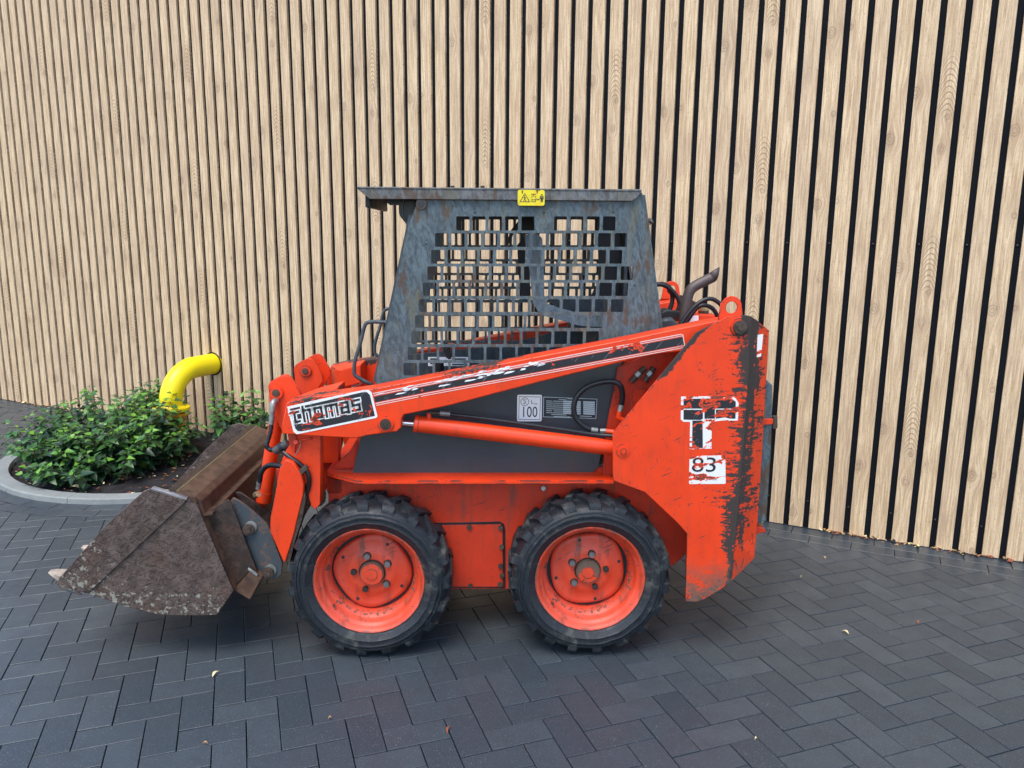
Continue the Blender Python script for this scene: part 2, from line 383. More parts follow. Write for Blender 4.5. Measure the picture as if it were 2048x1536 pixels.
def ribbon(name, px, w, yl, mat, parent, th=.0006, **k):   # flat lettering strokes: list of polylines in pixels, width in pixels
    bm = bmesh.new()
    for pl in px:
        for (a, b) in zip(pl, pl[1:]):
            a, b = Vector(a), Vector(b); d = (b-a).normalized()*w/2; q = Vector((-d.y, d.x))
            c = [a-d+q, b+d+q, b+d-q, a-d-q]; f = [bm.verts.new(L3(p.x, p.y, yl)) for p in c]; bm.faces.new(f)
    for f in bm.faces:
        f.normal_update()
        if f.normal.y > 0: f.normal_flip()
    return link(name, me_bm(bm), mat, parent, **k)
def text(name, s, cx, cy, hpx, yl, mat, parent, sx=1., rot=0, **k):
    cu = bpy.data.curves.new('t', 'FONT'); cu.body = s; cu.size = 1; cu.align_x = 'CENTER'; cu.align_y = 'CENTER'; cu.resolution_u = 3
    me = curve_mesh(cu); c = L(cx, cy, yl); sc = (L(cx, cy-hpx/2, yl)[1]-L(cx, cy+hpx/2, yl)[1])/.72
    for v in me.vertices:
        x, z = v.co.x*sc*sx, v.co.y*sc
        v.co = (c[0]+x*cos(rot)-z*sin(rot), yl, c[1]+x*sin(rot)+z*cos(rot))
    return link(name, me, mat, parent, **k)
def mirror(o, parent=None, keep=True):
    me = o.data.copy()
    for v in me.vertices: v.co.y = 2*MID-v.co.y
    me.flip_normals()
    c = bpy.data.objects.new(o.name.split('.')[0], me); COL.objects.link(c); c.parent = parent or o.parent
    return c

# ---------------------------------------------------------------- the slat wall
wall = thing('slat_wall', 'tall wall of vertical wood-look slats over black backing, behind the loader', 'wall', frm(WU, -WV, Vector((0, 0, 1)), WO))
m = NT('printed_wood_slat'); tc = m.tc; tc.object = wall; v = m.obj()
X, Y, Z = m.sep(v)
n_ = m.math('ADD', m.math('DIVIDE', X, SP), N0); U = m.math('DIVIDE', n_, 8); fl = m.math('FLOOR', U)
a_ = m.math('MULTIPLY', m.math('SUBTRACT', U, fl), 8)                     # 0..8 across the sheet
z0 = m.math('DIVIDE', m.math('SUBTRACT', Z, m.math('MULTIPLY', m.math('SUBTRACT', fl, 5), .334)), .85)
zz = m.math('MULTIPLY', m.math('SUBTRACT', z0, m.math('FLOOR', z0)), .85)  # 0..0.85 up the sheet
au = m.math('MULTIPLY', a_, SP)
KN = [(7.32, 2.817, .026), (7.72, 2.423, .013), (4.63, 2.895, .015), (4.5, 2.743, .019), (2.30, 2.80, .027), (3.21, 2.165, .027), (5.30, 2.848, .008), (.2, 2.50, .012)]
disp = 0.; ring = None; stain = None; core = None
for (ka, kz, kr) in KN:
    kz = kz % .85
    dx = m.math('SUBTRACT', au, ka*SP); dz = m.math('SUBTRACT', zz, kz); dz = m.math('WRAP', dz, .425, -.425)
    d2 = m.math('SQRT', m.math('ADD', m.math('MULTIPLY', dx, dx), m.math('MULTIPLY', m.math('MULTIPLY', dz, dz), .55)))
    f = m.st(d2, kr*.2, kr*3.2, 1, 0)
    # the grain bends round the knot
    g = m.math('MULTIPLY', m.math('MULTIPLY', dx, f), -.8)
    disp = m.math('ADD', disp, g)
    rr = m.math('MULTIPLY', m.st(d2, kr*.85, kr*1.15, 1, 0), m.lin(m.math('SINE', m.math('MULTIPLY', m.math('ADD', d2, m.math('MULTIPLY', m.noise(v, 60, 2), .006)), 640)), -1, 1, .08, 1))
    ring = rr if ring is None else m.math('MAXIMUM', ring, rr)
    s_ = m.math('MULTIPLY', m.st(d2, kr, kr*4.5, 1, 0), .6); stain = s_ if stain is None else m.math('MAXIMUM', stain, s_)
# cathedral arches on every eighth slat
ax = m.math('SUBTRACT', au, 4.55*SP); az = m.math('WRAP', m.math('SUBTRACT', zz, 2.93 % .85), .425, -.425)
arch = m.math('ADD', az, m.math('MULTIPLY', m.math('MULTIPLY', ax, ax), 42))
arch = m.math('ADD', arch, m.math('MULTIPLY', m.noise(v, 22, 2), .02))
arl = m.st(m.math('SINE', m.math('MULTIPLY', arch, 230)), .45, .95)
arl = m.math('MULTIPLY', arl, m.math('MULTIPLY', m.math('MULTIPLY', m.st(az, -.06, .0), m.st(az, .30, .18)), m.math('MULTIPLY', m.st(a_, 3.98, 4.0), m.st(a_, 5.02, 5.0))))
gx = m.math('ADD', X, disp)
fine = m.noise(m.comb(m.math('MULTIPLY', gx, 420), m.math('MULTIPLY', Y, 420), m.math('MULTIPLY', Z, 9)), 1, 4, .6, .5)
mid = m.noise(m.comb(m.math('MULTIPLY', gx, 95), 0., m.math('MULTIPLY', Z, 4)), 1, 4, .6, .6)
tick = m.noise(m.comb(m.math('MULTIPLY', gx, 260), 0., m.math('MULTIPLY', Z, 60)), 1, 3, .6)
big = m.noise(m.comb(m.math('MULTIPLY', X, 9), 0., m.math('MULTIPLY', Z, 2.6)), 1, 3, .5)
slatid = m.math('FLOOR', n_); wn = m.n('ShaderNodeTexWhiteNoise', noise_dimensions='1D'); m.put(wn.inputs['W'], slatid); wid = wn.outputs[0]
c = m.mix(m.st(mid, .33, .67), (.53, .36, .20), (.80, .605, .375))
c = m.mix(m.math('MULTIPLY', m.st(fine, .50, .68), .75), c, (.34, .215, .125))
c = m.mix(m.math('MULTIPLY', m.st(tick, .58, .66), .65), c, (.27, .17, .10))
c = m.mix(m.math('MULTIPLY', m.st(big, .5, .72), .45), c, (.40, .265, .17))
c = m.mix(m.math('MULTIPLY', wid, .16), c, (.46, .34, .25))
c = m.mix(m.math('MULTIPLY', stain, .28), c, (.38, .255, .17))
c = m.mix(m.math('MULTIPLY', ring, .55), c, (.25, .16, .10))
c = m.mix(m.math('MULTIPLY', arl, .7), c, (.24, .145, .08))
M['wood'] = m.out(c, .55, 0, m.math('SUBTRACT', m.math('MULTIPLY', fine, -.6), m.math('MULTIPLY', ring, .3)), .25, .0008, .3)
WH = 4.3; GAP = .0305
def slat_mesh(wd):
    bm = bmesh.new(); box_bm(bm, (0, -.009, WH/2+.002), (wd, .018, WH-.004))
    bmesh.ops.bevel(bm, geom=[e for e in bm.edges if abs(e.verts[0].co.z-e.verts[1].co.z) > 1 and e.verts[0].co.y < -.01], offset=.0012, segments=2, affect='EDGES')
    return me_bm(bm, 'slat')
sm = slat_mesh(SP-GAP); sm.materials.append(M['wood'])
ch_ = onwall(432, 727)      # where the yellow pipe goes in
for n in range(-14, 90):
    o = bpy.data.objects.new('slat', sm); COL.objects.link(o); o.parent = wall; o.location = (SP*(n+.5-N0), random.uniform(-.0006, .0006), 0)
u0, u1 = SP*(-14-N0), SP*(90-N0)
box('backing_board', ((u0+u1)/2, .03, WH/2), (u1-u0, .058, WH), 'backing', wall, 0)
bm = bmesh.new(); bmesh.ops.create_uvsphere(bm, u_segments=12, v_segments=6, radius=.0065); bm.transform(Matrix.Diagonal((1, .55, 1, 1)))
scr = me_bm(bm); scr.materials.append(M['black']); scr.polygons.foreach_set('use_smooth', [True]*len(scr.polygons))
for n in range(48, 80, 2):
    for z in (.153, 1.584):
        o = bpy.data.objects.new('screw', scr); COL.objects.link(o); o.parent = wall; o.location = (SP*(n-N0), -.001, z)

# ---------------------------------------------------------------- paving
ground = link('ground', (lambda me: (me.from_pydata([(-60, -40, -.035), (60, -40, -.035), (60, 60, -.035), (-60, 60, -.035)], [], [(0, 1, 2, 3)]), me)[1])(bpy.data.meshes.new('ground')),
              simple('paving_bed', (.018, .019, .021), .9, 0, .4, 30, .5), None, 'structure')
m = NT('paver_concrete'); v = m.n('ShaderNodeNewGeometry').outputs['Position']
rnd = m.math('FRACT', m.math('ADD', m.n('ShaderNodeObjectInfo').outputs['Random'], m.n('ShaderNodeNewGeometry').outputs['Random Per Island']))
n1 = m.noise(v, 190, 4, .7); n2 = m.noise(v, 9, 3); n3 = m.noise(v, 270, 3)
c = m.mix(rnd, (.030, .043, .054), (.052, .067, .078)); c = m.mix(m.st(n2, .35, .7, 0, .5), c, (.036, .041, .048))
c = m.mix(m.st(n1, .5, .75, 0, .5), c, (.055, .062, .07))
c = m.mix(m.st(n3, .63, .68), c, (.22, .23, .24))
c = m.mix(m.math('MULTIPLY', m.st(m.noise(m.map(v, (60, 9, 1), rot=(0, 0, .5)), 1, 3), .70, .74), .5), c, (.16, .16, .16))
M['paver'] = m.out(c, m.lin(n2, .3, .7, .30, .46), 0, m.math('ADD', n1, m.math('MULTIPLY', n3, .5)), .55, .0012)
PA = radians(19.3); PW = .1054; PO = Vector((-.3859, 2.2027)); JG = .0036
pu = Vector((cos(PA), sin(PA))); pv = Vector((-sin(PA), cos(PA)))
KC = w2(-2.52, .583).to_2d(); KR = 1.127                     # planter centre and outer radius
def clip(poly, p, nrm):       # keep the side with (q-p).nrm >= 0
    o = []
    for i in range(len(poly)):
        a, b = poly[i], poly[(i+1) % len(poly)]; da, db = (a-p).dot(nrm), (b-p).dot(nrm)
        if da >= 0: o.append(a)
        if da*db < 0: o.append(a+(b-a)*(da/(da-db)))
    return o
def prism(bm, poly, z0=-.03, z1=0., b=.0011):
    n = len(poly); c = sum(poly, Vector((0, 0)))/n
    area = .5*sum(poly[i].x*poly[(i+1) % n].y-poly[(i+1) % n].x*poly[i].y for i in range(n))
    if abs(area) < .0012: return False
    if area < 0: poly = poly[::-1]
    ins = []
    for i in range(n):
        a, p, q = poly[i-1], poly[i], poly[(i+1) % n]; d1 = (p-a).normalized(); d2 = (q-p).normalized()
        n1_, n2_ = Vector((-d1.y, d1.x)), Vector((-d2.y, d2.x)); k = (n1_+n2_); k = k/max(.5, k.dot(n1_)) if k.length > .2 else n1_
        ins.append(p+k*b)
    lo = [bm.verts.new((*p, z0)) for p in poly]; m1 = [bm.verts.new((*p, z1-b)) for p in poly]; t = [bm.verts.new((*p, z1)) for p in ins]
    for i in range(n):
        j = (i+1) % n
        bm.faces.new((lo[i], lo[j], m1[j], m1[i])); bm.faces.new((m1[i], m1[j], t[j], t[i]))
    bm.faces.new(t); return True
wn2 = WV.to_2d(); wo2 = WO.to_2d(); wu2 = WU.to_2d()
EDGE = .235; KE = KR+.205
P = []     # (distance, poly, full?)
for j in range(-45, 116):
    for k in range(-48, 31):
        for kind in (0, 1):
            if kind == 0: c0, r0, wd, ht = j+4*k, j, 2, 1
            else: c0, r0, wd, ht = j+4*k+3, j, 1, 2
            g = JG/2/PW
            q = [(c0+g, r0+g), (c0+wd-g, r0+g), (c0+wd-g, r0+ht-g), (c0+g, r0+ht-g)]
            q = [PO+pu*(a*PW)+pv*(b*PW) for a, b in q]; c = sum(q, Vector((0, 0)))/4
            if not (-7.5 < c.x < 7.5 and .2 < c.y < 9.): continue
            full = True
            for (p, nr) in ((wo2+wn2*EDGE, wn2),):
                q2 = clip(q, p, nr)
                if len(q2) < 3: q = None; break
                if len(q2) != len(q) or any((a-b).length > 1e-6 for a, b in zip(q, q2)): full = False
                q = q2
            if q is None: continue
            d = c-KC; 
            if d.length < KE+.25 and (c-wo2).dot(wn2) > -.2:
                nr = d.normalized(); q2 = clip(q, KC+nr*KE, nr)
                if len(q2) < 3: continue
                if len(q2) != len(q): full = False
                elif any((a-b).length > 1e-6 for a, b in zip(q, q2)): full = False
                q = q2
            P.append([c, q, full, kind])
# stretcher courses along the wall and round the planter
for row, (v0, v1) in enumerate(((.022, .122), (.127, .230))):
    u = -6.6+row*.1
    while u < 4.6:
        q = [w2(u+.0015, v1-.001), w2(u+.2085, v1-.001), w2(u+.2085, v0+.001), w2(u+.0015, v0+.001)]; q = [a.to_2d() for a in q]; c = sum(q, Vector((0, 0)))/4
        if (c-KC).length > KR+.11 : P.append([c, q, False, 0])
        u += .21
for row, (r0, r1) in enumerate(((KR+.004, KR+.101), (KR+.106, KR+.202))):
    n = 36; 
    for i in range(n):
        a0 = 2*pi*(i+.5*row)/n; a1 = a0+2*pi/n-.003/r0*1.
        q = [KC+Vector((cos(a), sin(a)))*r for a, r in ((a0, r0), (a1, r0), (a1, r1), (a0, r1))]; c = sum(q, Vector((0, 0)))/4
        if (c-wo2).dot(wn2) > .28: P.append([c, q, False, 0])
def inview(c):
    zc = c.y*cp+H*sp; yu = c.y*sp-H*cp
    if zc < .2: return 0
    x, y = 1024+F*c.x/zc, 768-F*yu/zc
    return -60 < x < 2108 and y < 1600
P.sort(key=lambda t: (not inview(t[0]), t[0].length))
shared = {}
rest = bmesh.new(); cnt = 0
for (c, q, full, kind) in P:
    r = Vector((random.uniform(-1, 1), random.uniform(-1, 1)))*.0011
    if cnt < 300 and inview(c):
        if full:
            if kind not in shared:
                bm = bmesh.new(); prism(bm, [a-c for a in q]); shared[kind] = me_bm(bm, 'paver'); shared[kind].materials.append(M['paver'])
            me = shared[kind]
        else:
            bm = bmesh.new()
            if not prism(bm, [a-c for a in q]): bm.free(); continue
            me = me_bm(bm, 'paver'); me.materials.append(M['paver'])
        o = bpy.data.objects.new('paver', me); COL.objects.link(o); o.parent = ground
        o.location = (c.x+r.x*.4, c.y+r.y*.4, random.uniform(-.0008, .0008)); o.rotation_euler = (r.x*2.2, r.y*2.2, r.x*2); cnt += 1
    else: prism(rest, q, z1=random.uniform(-.0008, .0008))
link('paver_field', me_bm(rest), 'paver', ground, 'stuff')
print('pavers', cnt, len(P))

# ---------------------------------------------------------------- planter: kerb stones, soil, ivy
planter = thing('planter_bed', 'round raised bed of dark soil inside a pale concrete kerb by the wall', 'flower bed', Matrix.Translation((KC.x, KC.y, 0)))
wallang = atan2(WU.y, WU.x)
def kerbstone(a0, a1):
    bm = bmesh.new(); prof = [(KR-.098, -.06), (KR-.098, .030), (KR-.094, .036), (KR-.008, .036), (KR, .029), (KR+.006, -.06)]; rings = []
    for i in range(9):
        a = a0+(a1-a0)*i/8; rings.append([bm.verts.new((cos(a)*r, sin(a)*r, z)) for r, z in prof])
    for p, q in zip(rings, rings[1:]):
        for j in range(len(prof)): bm.faces.new((p[j], q[j], q[(j+1) % 6], p[(j+1) % 6]))
    bm.faces.new(rings[0]); bm.faces.new(rings[-1][::-1]); bmesh.ops.recalc_face_normals(bm, faces=bm.faces)
    return autos(me_bm(bm), 40)
A0 = wallang+pi+.50; A1 = wallang+2*pi-.50       # the arc facing the viewer
A0 = wallang-pi-.52; A1 = wallang+.52
# the arc in front of the wall spans the half turn below the wall line
jl = [A0+(A1-A0)*t for t in (0, .19, .385, .575, .77, 1)]
for a, b in zip(jl, jl[1:]): link('kerb_stone', kerbstone(a+.0015, b-.0015), 'kerb', planter)
bm = bmesh.new(); N = 46; grid = {}
for i in range(N):
    for j in range(N):
        x = -KR+.05+(2*KR-.1)*i/(N-1); y = -KR+.05+(2*KR-.1)*j/(N-1)
        if x*x+y*y < (KR-.06)**2 and (Vector((x, y))+KC-wo2).dot(wn2) > -.03:
            grid[i, j] = bm.verts.new((x, y, -.002+.028*noise.noise(Vector((x*14, y*14, 0)))+.012*noise.noise(Vector((x*50, y*50, 3)))))
for (i, j) in grid:
    q = [(i, j), (i+1, j), (i+1, j+1), (i, j+1)]
    if all(t in grid for t in q): bm.faces.new([grid[t] for t in q])
link('soil', me_bm(bm), 'soil', planter, smooth=False)

# leaves
def leafmat(name, c1, c2, rough=.32):
    m = NT(name); v = m.obj(); r = m.math('FRACT', m.math('ADD', m.n('ShaderNodeObjectInfo').outputs['Random'], m.n('ShaderNodeNewGeometry').outputs['Random Per Island']))
    c = m.mix(r, c1, c2); g = m.n('ShaderNodeNewGeometry').outputs['Backfacing']
    c = m.mix(m.math('MULTIPLY', g, .5), c, (.10, .16, .05))
    m.b.inputs['Subsurface Weight'].default_value = 0
    nn = m.noise(v, 60, 3)
    return m.out(c, m.lin(nn, .3, .7, rough-.04, rough+.12), 0, nn, .3, .002)
M['leafdark'] = leafmat('ivy_leaf_dark', (.010, .034, .014), (.022, .062, .022))
M['leafmid'] = leafmat('ivy_leaf', (.028, .095, .018), (.05, .145, .024))
M['leafnew'] = leafmat('ivy_leaf_young', (.085, .24, .02), (.15, .33, .03), .36)
def leaf_geo(kind=0):
    # pointed, folded, drooping ivy leaf, tip along +x
    out = [(0, 0), (.10, .22), (.26, .36), (.42, .30), (.60, .24), (.80, .12), (1, 0)] if kind == 0 else [(0, 0), (.05, .26), (.20, .46), (.38, .30), (.55, .26), (.78, .14), (1.02, 0)]
    V, Fc = [], []
    for x, y in out: V.append((x, 0, -.22*x*x))
    nb = len(out)
    for s in (1, -1):
        base = len(V)
        for x, y in out[1:-1]: V.append((x-.02, s*y, y*.42-.22*x*x-.03))
        m_ = len(out)-2
        for i in range(m_+1):
            a, b = i, i+1
            ea = None if i == 0 else base+i-1; eb = None if i == m_ else base+i
            f = [t for t in ((a, b, eb, ea) if s > 0 else (b, a, ea, eb)) if t is not None]
            Fc.append(f)
    return V, Fc
LG = [leaf_geo(0), leaf_geo(1)]
lmesh = {}
for k in (0, 1):
    for mt in ('leafdark', 'leafmid', 'leafnew'):
        me = bpy.data.meshes.new('leaf'); me.from_pydata(LG[k][0], [], LG[k][1]); me.materials.append(M[mt]); me.polygons.foreach_set('use_smooth', [True]*len(me.polygons)); lmesh[k, mt] = me
leafbudget = {'n': 0}
def ivy(label, stems, seed, budget, group=None):
    """stems: list of (base xyz, top xyz); leaves alternate along each stem"""
    rn = random.Random(seed); b0 = Vector(stems[0][0]); root = thing('ivy_shrub', label, 'ivy', Matrix.Translation(sum((Vector(s[0]) for s in stems), Vector())/len(stems)), group)
    T = root.matrix_world.inverted(); leaves = []; stb = bmesh.new()
    for (a, b) in stems:
        a, b = T@Vector(a), T@Vector(b); mid_ = (a+b)/2+Vector((rn.uniform(-.03, .03), rn.uniform(-.03, .03), .06))
        pts = [((1-t)**2*a+2*t*(1-t)*mid_+t*t*b) for t in [i/7 for i in range(8)]]
        up = Vector((0, 0, 1))
        rings = []
        for i, p in enumerate(pts):
            r = .0042*(1-i/9); rings.append([stb.verts.new(p+Vector((cos(q)*r, sin(q)*r, 0))) for q in (0, 2.1, 4.2)])
        for p, q in zip(rings, rings[1:]):
            for j in range(3): stb.faces.new((p[j], p[(j+1) % 3], q[(j+1) % 3], q[j]))
        ln = (b-a).length; nl = int(ln/.0175)+3; ang = rn.uniform(0, 6)
        for i in range(nl):
            t = .10+.90*i/(nl-1); p = ((1-t)**2*a+2*t*(1-t)*mid_+t*t*b); ang += 2.4+rn.uniform(-.4, .4)
            out = Vector((cos(ang), sin(ang), rn.uniform(-.45, .35)+(.35 if t > .85 else 0))).normalized()
            # leaves turn to the light / the open side
            out = (out+Vector((-.1, -.5, .05))*rn.uniform(.2, 1)).normalized()
            sz = rn.uniform(.052, .088)*(1.12-.55*max(0, t-.55)/.45)
            nrm = (Vector((0, -.25, 1))+Vector((rn.uniform(-.5, .5), rn.uniform(-.5, .5), 0))); nrm = (nrm-out*nrm.dot(out)).normalized()
            pet = p+out*rn.uniform(.012, .03)
            mt = 'leafnew' if (t > .88 and rn.random() < .5) or rn.random() < .02 else ('leafmid' if (t > .55 and rn.random() < .7) or rn.random() < .12 else 'leafdark')
            mm = frm(out, nrm.cross(out), nrm, pet) @ Matrix.Diagonal((sz, sz*rn.uniform(.8, 1.1), sz, 1))
            leaves.append((mm, rn.choice((0, 1)), mt, (root.matrix_world@pet)))
            # petiole
            s0 = [stb.verts.new(p+Vector((0, 0, d))) for d in (.0012, -.0012)]; s1 = [stb.verts.new(pet+Vector((0, 0, d))) for d in (-.0008, .0008)]
            stb.faces.new(s0+s1)
    leaves.sort(key=lambda q: (q[3]-CO).length)
    for q in leaves[:budget]:
        o = bpy.data.objects.new('leaf', lmesh[q[1], q[2]]); COL.objects.link(o); o.parent = root; o.matrix_local = q[0]
    if leaves[budget:]:
        V, Fc, mi = [], [], []; order = ['leafdark', 'leafmid', 'leafnew']
        for q in leaves[budget:]:
            b = len(V); g = LG[q[1]]; V += [q[0]@Vector(p) for p in g[0]]; Fc += [[b+i for i in f] for f in g[1]]; mi += [order.index(q[2])]*len(g[1])
        me = bpy.data.meshes.new('foliage'); me.from_pydata(V, [], Fc)
        for k_ in order: me.materials.append(M[k_])
        me.polygons.foreach_set('material_index', mi); me.polygons.foreach_set('use_smooth', [True]*len(me.polygons))
        o = bpy.data.objects.new('foliage', me); COL.objects.link(o); o.parent = root; o['kind'] = 'stuff'
    link('stems', me_bm(stb), 'bark', root)
    return root
rn = random.Random(5)
def bush(c, ru, rv, hfun, n, lean):
    st = []
    for i in range(n):
        while True:
            a, b = rn.uniform(-1, 1), rn.uniform(-1, 1)
            if a*a+b*b < 1: break
        h = hfun(a, b)*rn.uniform(.72, 1.1)
        base = w2(c[0]+a*ru*.8, c[1]+b*rv*.8, 0.0)
        top = w2(c[0]+a*ru*(1+lean), c[1]+b*rv*(1+lean)+.02, max(.04, h))
        st.append((base, top))
    return st
mainst = bush((-2.78, .93), .37, .54, lambda a, b: .43-.20*max(0, b)-.02*a, 86, .26)
ivy('bushy dark green ivy spilling over the left part of the round bed', mainst, 1, 120)
midst = bush((-2.50, 1.02), .33, .54, lambda a, b: .28-.15*max(0, b), 72, .16)
ivy('glossy ivy with big leaves in the middle of the bed, below the yellow pipe', midst, 2, 150)
backst = bush((-2.98, .38), .17, .14, lambda a, b: .44, 9, .3)
ivy('tall dark ivy against the wall, left of the yellow flange', backst, 3, 10)
rightst = bush((-1.98, .44), .15, .17, lambda a, b: .44, 14, .2)
ivy('small light green ivy sprig showing above the bucket, right of the pipe', rightst, 4, 20)

# ---------------------------------------------------------------- yellow pipe
pu_, pz_ = ch_[0]-.012, ch_[1]
pipe = thing('gas_pipe', 'thick bright yellow bent pipe coming out of the slat wall over the ivy', 'pipe', frm(WU, -WV, Vector((0, 0, 1)), w2(pu_, .45)))
def wl(du, off, z): return (du, .45-off, z)        # pipe frame: origin below the flange, y back to the wall
R0 = .083; pts = [wl(0, -.05, pz_), wl(0, .10, pz_)]
rb = .25; cx, cz = .20, pz_-rb
pts += [wl(0, cx+rb*sin(t)*1.0, cz+rb*cos(t)) for t in [radians(q) for q in range(8, 91, 9)]]
pts += [wl(0, cx+rb, cz-.02)]
tube('pipe_bend', pts, R0, 'yellow', pipe, seg=36, n=3, cap=False)
fz = cz-.02
cyl('flange', wl(0, .45, fz-.028), wl(0, .45, fz), .135, 'yellow', pipe, bev=.004, seg=40)
cyl('weld_neck', wl(0, .45, fz-.002), wl(0, .45, fz+.014), .096, 'yellow', pipe, r1=R0+.001, seg=36)
for i in range(8):
    a = 2*pi*(i+.3)/8; cyl('flange_bolt', (.112*cos(a), .112*sin(a), fz-.001), (.112*cos(a), .112*sin(a), fz+.009), .011, 'yellow', pipe, hexed=True)
    cyl('stud', (.112*cos(a), .112*sin(a), fz-.07), (.112*cos(a), .112*sin(a), fz-.001), .007, 'zinc', pipe, seg=8)
cyl('valve_body', wl(0, .45, -.02), wl(0, .45, fz-.055), .075, 'amber', pipe, r1=.10, bev=.004)
cyl('valve_flange', wl(0, .45, fz-.062), wl(0, .45, fz-.040), .128, 'amber', pipe, bev=.003, seg=32)
cyl('valve_knob', (-.17, -.02, fz-.085), (-.105, -.01, fz-.08), .038, 'black', pipe, bev=.008)
cyl('valve_cover', (0, -.13, fz-.095), (.0, -.10, fz-.09), .05, 'black', pipe, bev=.006)
# black rubber collar where the pipe enters the wall
bm = bmesh.new()
for i in range(40):
    a = 2*pi*i/40
    for rr, yy in ((R0-.001, .0), (R0+.011, .0)): bm.verts.new((rr*cos(a), .45-.022-yy, pz_+rr*sin(a)))
bm.verts.ensure_lookup_table()
for i in range(40):
    a, b, c, d = 2*i, 2*i+1, (2*i+3) % 80, (2*i+2) % 80; bm.faces.new([bm.verts[q] for q in (a, b, c, d)])
bmesh.ops.solidify(bm, geom=list(bm.faces), thickness=.01)
link('wall_collar', me_bm(bm), 'black', pipe)

# ---------------------------------------------------------------- fallen leaves and litter
M['dry'] = simple('dry_leaf', (.42, .24, .09), .75, 0, .4, 60, .4)
M['drypale'] = simple('pale_dry_leaf', (.70, .60, .32), .7, 0, .25, 60, .4)
M['dryred'] = simple('red_brown_leaf', (.26, .075, .03), .75, 0, .4, 60, .4)
def fallen(px, py, ln, wdt, ang, mat, label, z=.004):
    p = gnd(px, py); V = []; Fc = []
    for i in range(7):
        t = i/6; ww = wdt*sin(pi*min(1, t*1.05+.02))**.8*.5; c = ln*(t-.5); z_ = z+.006*sin(3*t)+.004*t
        for s in (-1, 0, 1): V.append((c, s*ww+.004*sin(4*t), z_+abs(s)*ww*.45))
    for i in range(6):
        for s in (0, 1): a = 3*i+s; Fc.append((a, a+3, a+4, a+1))
    me = bpy.data.meshes.new('leaf'); me.from_pydata(V, [], Fc); o = link('fallen_leaf', me, mat, None, smooth=True)
    o.location = p; o.rotation_euler = (0, 0, ang); tag(o, label, 'leaf', 'fallen leaves on the paving'); return o
fallen(432, 1351, .036, .012, 1.2, 'drypale', 'pale yellow fallen leaf on the pavers left of the front wheel')
fallen(1690, 1268, .040, .014, -1.0, 'drypale', 'curled pale leaf on the pavers right of the loader')
fallen(1838, 1248, .030, .010, .9, 'dryred', 'thin orange-brown leaf on the pavers at the right side')
fallen(897, 1463, .038, .008, 1.5, 'dryred', 'brown stalk of leaf on the front pavers between the wheels')
fallen(660, 1441, .014, .008, .3, 'dry', 'tiny brown leaf scrap below the front wheel')
fallen(410, 1492, .022, .008, .1, 'dry', 'small tan leaf scrap at the lower left of the paving')
fallen(1651, 1118, .016, .012, 1.1, 'dry', 'small orange leaf crumb on pavers close to the wall')
fallen(17, 985, .06, .016, -.2, 'dry', 'curled tan leaf beside the kerb at the far left')
fallen(36, 990, .035, .012, -.1, 'drypale', 'pale leaf fragment lying against the kerb front')
fallen(1603, 1157, .010, .008, 0, 'drypale', 'tiny cream speck of leaf on pavers near the loader tail')
fallen(1512, 1483, .009, .009, 0, 'drypale', 'tiny white crumb on the front pavers at the lower right')
lf = fallen(150, 982, .075, .045, -.2, 'drypale', 'yellow leaf lying on the dark soil inside the kerb', .02); lf['group'] = 'leaves in the planter'
def litter(name, gen, n, seed, label):
    r = random.Random(seed); V, Fc, mi = [], [], []
    for i in range(n):
        p, s = gen(r); a = r.uniform(0, 6.3); ln = s*r.uniform(.5, 1.3); wd = ln*r.uniform(.25, .6); tl = r.uniform(-.5, .5); b = len(V)
        for (x, y, z) in ((-.5, 0, 0), (-.15, .5, .12), (.2, .4, .2), (.55, 0, .05), (.2, -.4, .18), (-.15, -.5, .1)):
            x *= ln; y *= wd; z = z*ln*r.uniform(.5, 1.6)+x*tl
            V.append((p.x+x*cos(a)-y*sin(a), p.y+x*sin(a)+y*cos(a), p.z+.004+abs(z)))
        Fc += [(b, b+1, b+5), (b+1, b+2, b+4, b+5), (b+2, b+3, b+4)]; mi += [r.choice((0, 0, 1, 2, 2, 3))]*3
    me = bpy.data.meshes.new(name); me.from_pydata(V, [], Fc)
    for k in ('dry', 'drypale', 'dryred', 'soil'): me.materials.append(M[k])
    me.polygons.foreach_set('material_index', mi); o = bpy.data.objects.new(name, me); COL.objects.link(o); o['kind'] = 'stuff'; o['label'] = label; o['category'] = 'leaf litter'
def g1(r):
    while True:
        u = r.uniform(-6.3, 3.4); q = w2(u, abs(r.gauss(.008, .022))+.003, 0)
        if noise.noise(Vector((u*3, 1.7, 0))) > -.35 and (q.to_2d()-KC).length > KR: return q, r.uniform(.010, .042)
litter('leaf_litter', g1, 1100, 3, 'brown and orange dead leaves and dirt gathered along the foot of the wall')
def g2(r):
    a = r.uniform(A0, A1); d = (KR-.12)*sqrt(r.random()); q = Vector((KC.x+cos(a)*d, KC.y+sin(a)*d, .012)); return q, r.uniform(.012, .05)
litter('soil_litter', g2, 420, 4, 'dry brown leaves scattered over the dark soil of the bed')
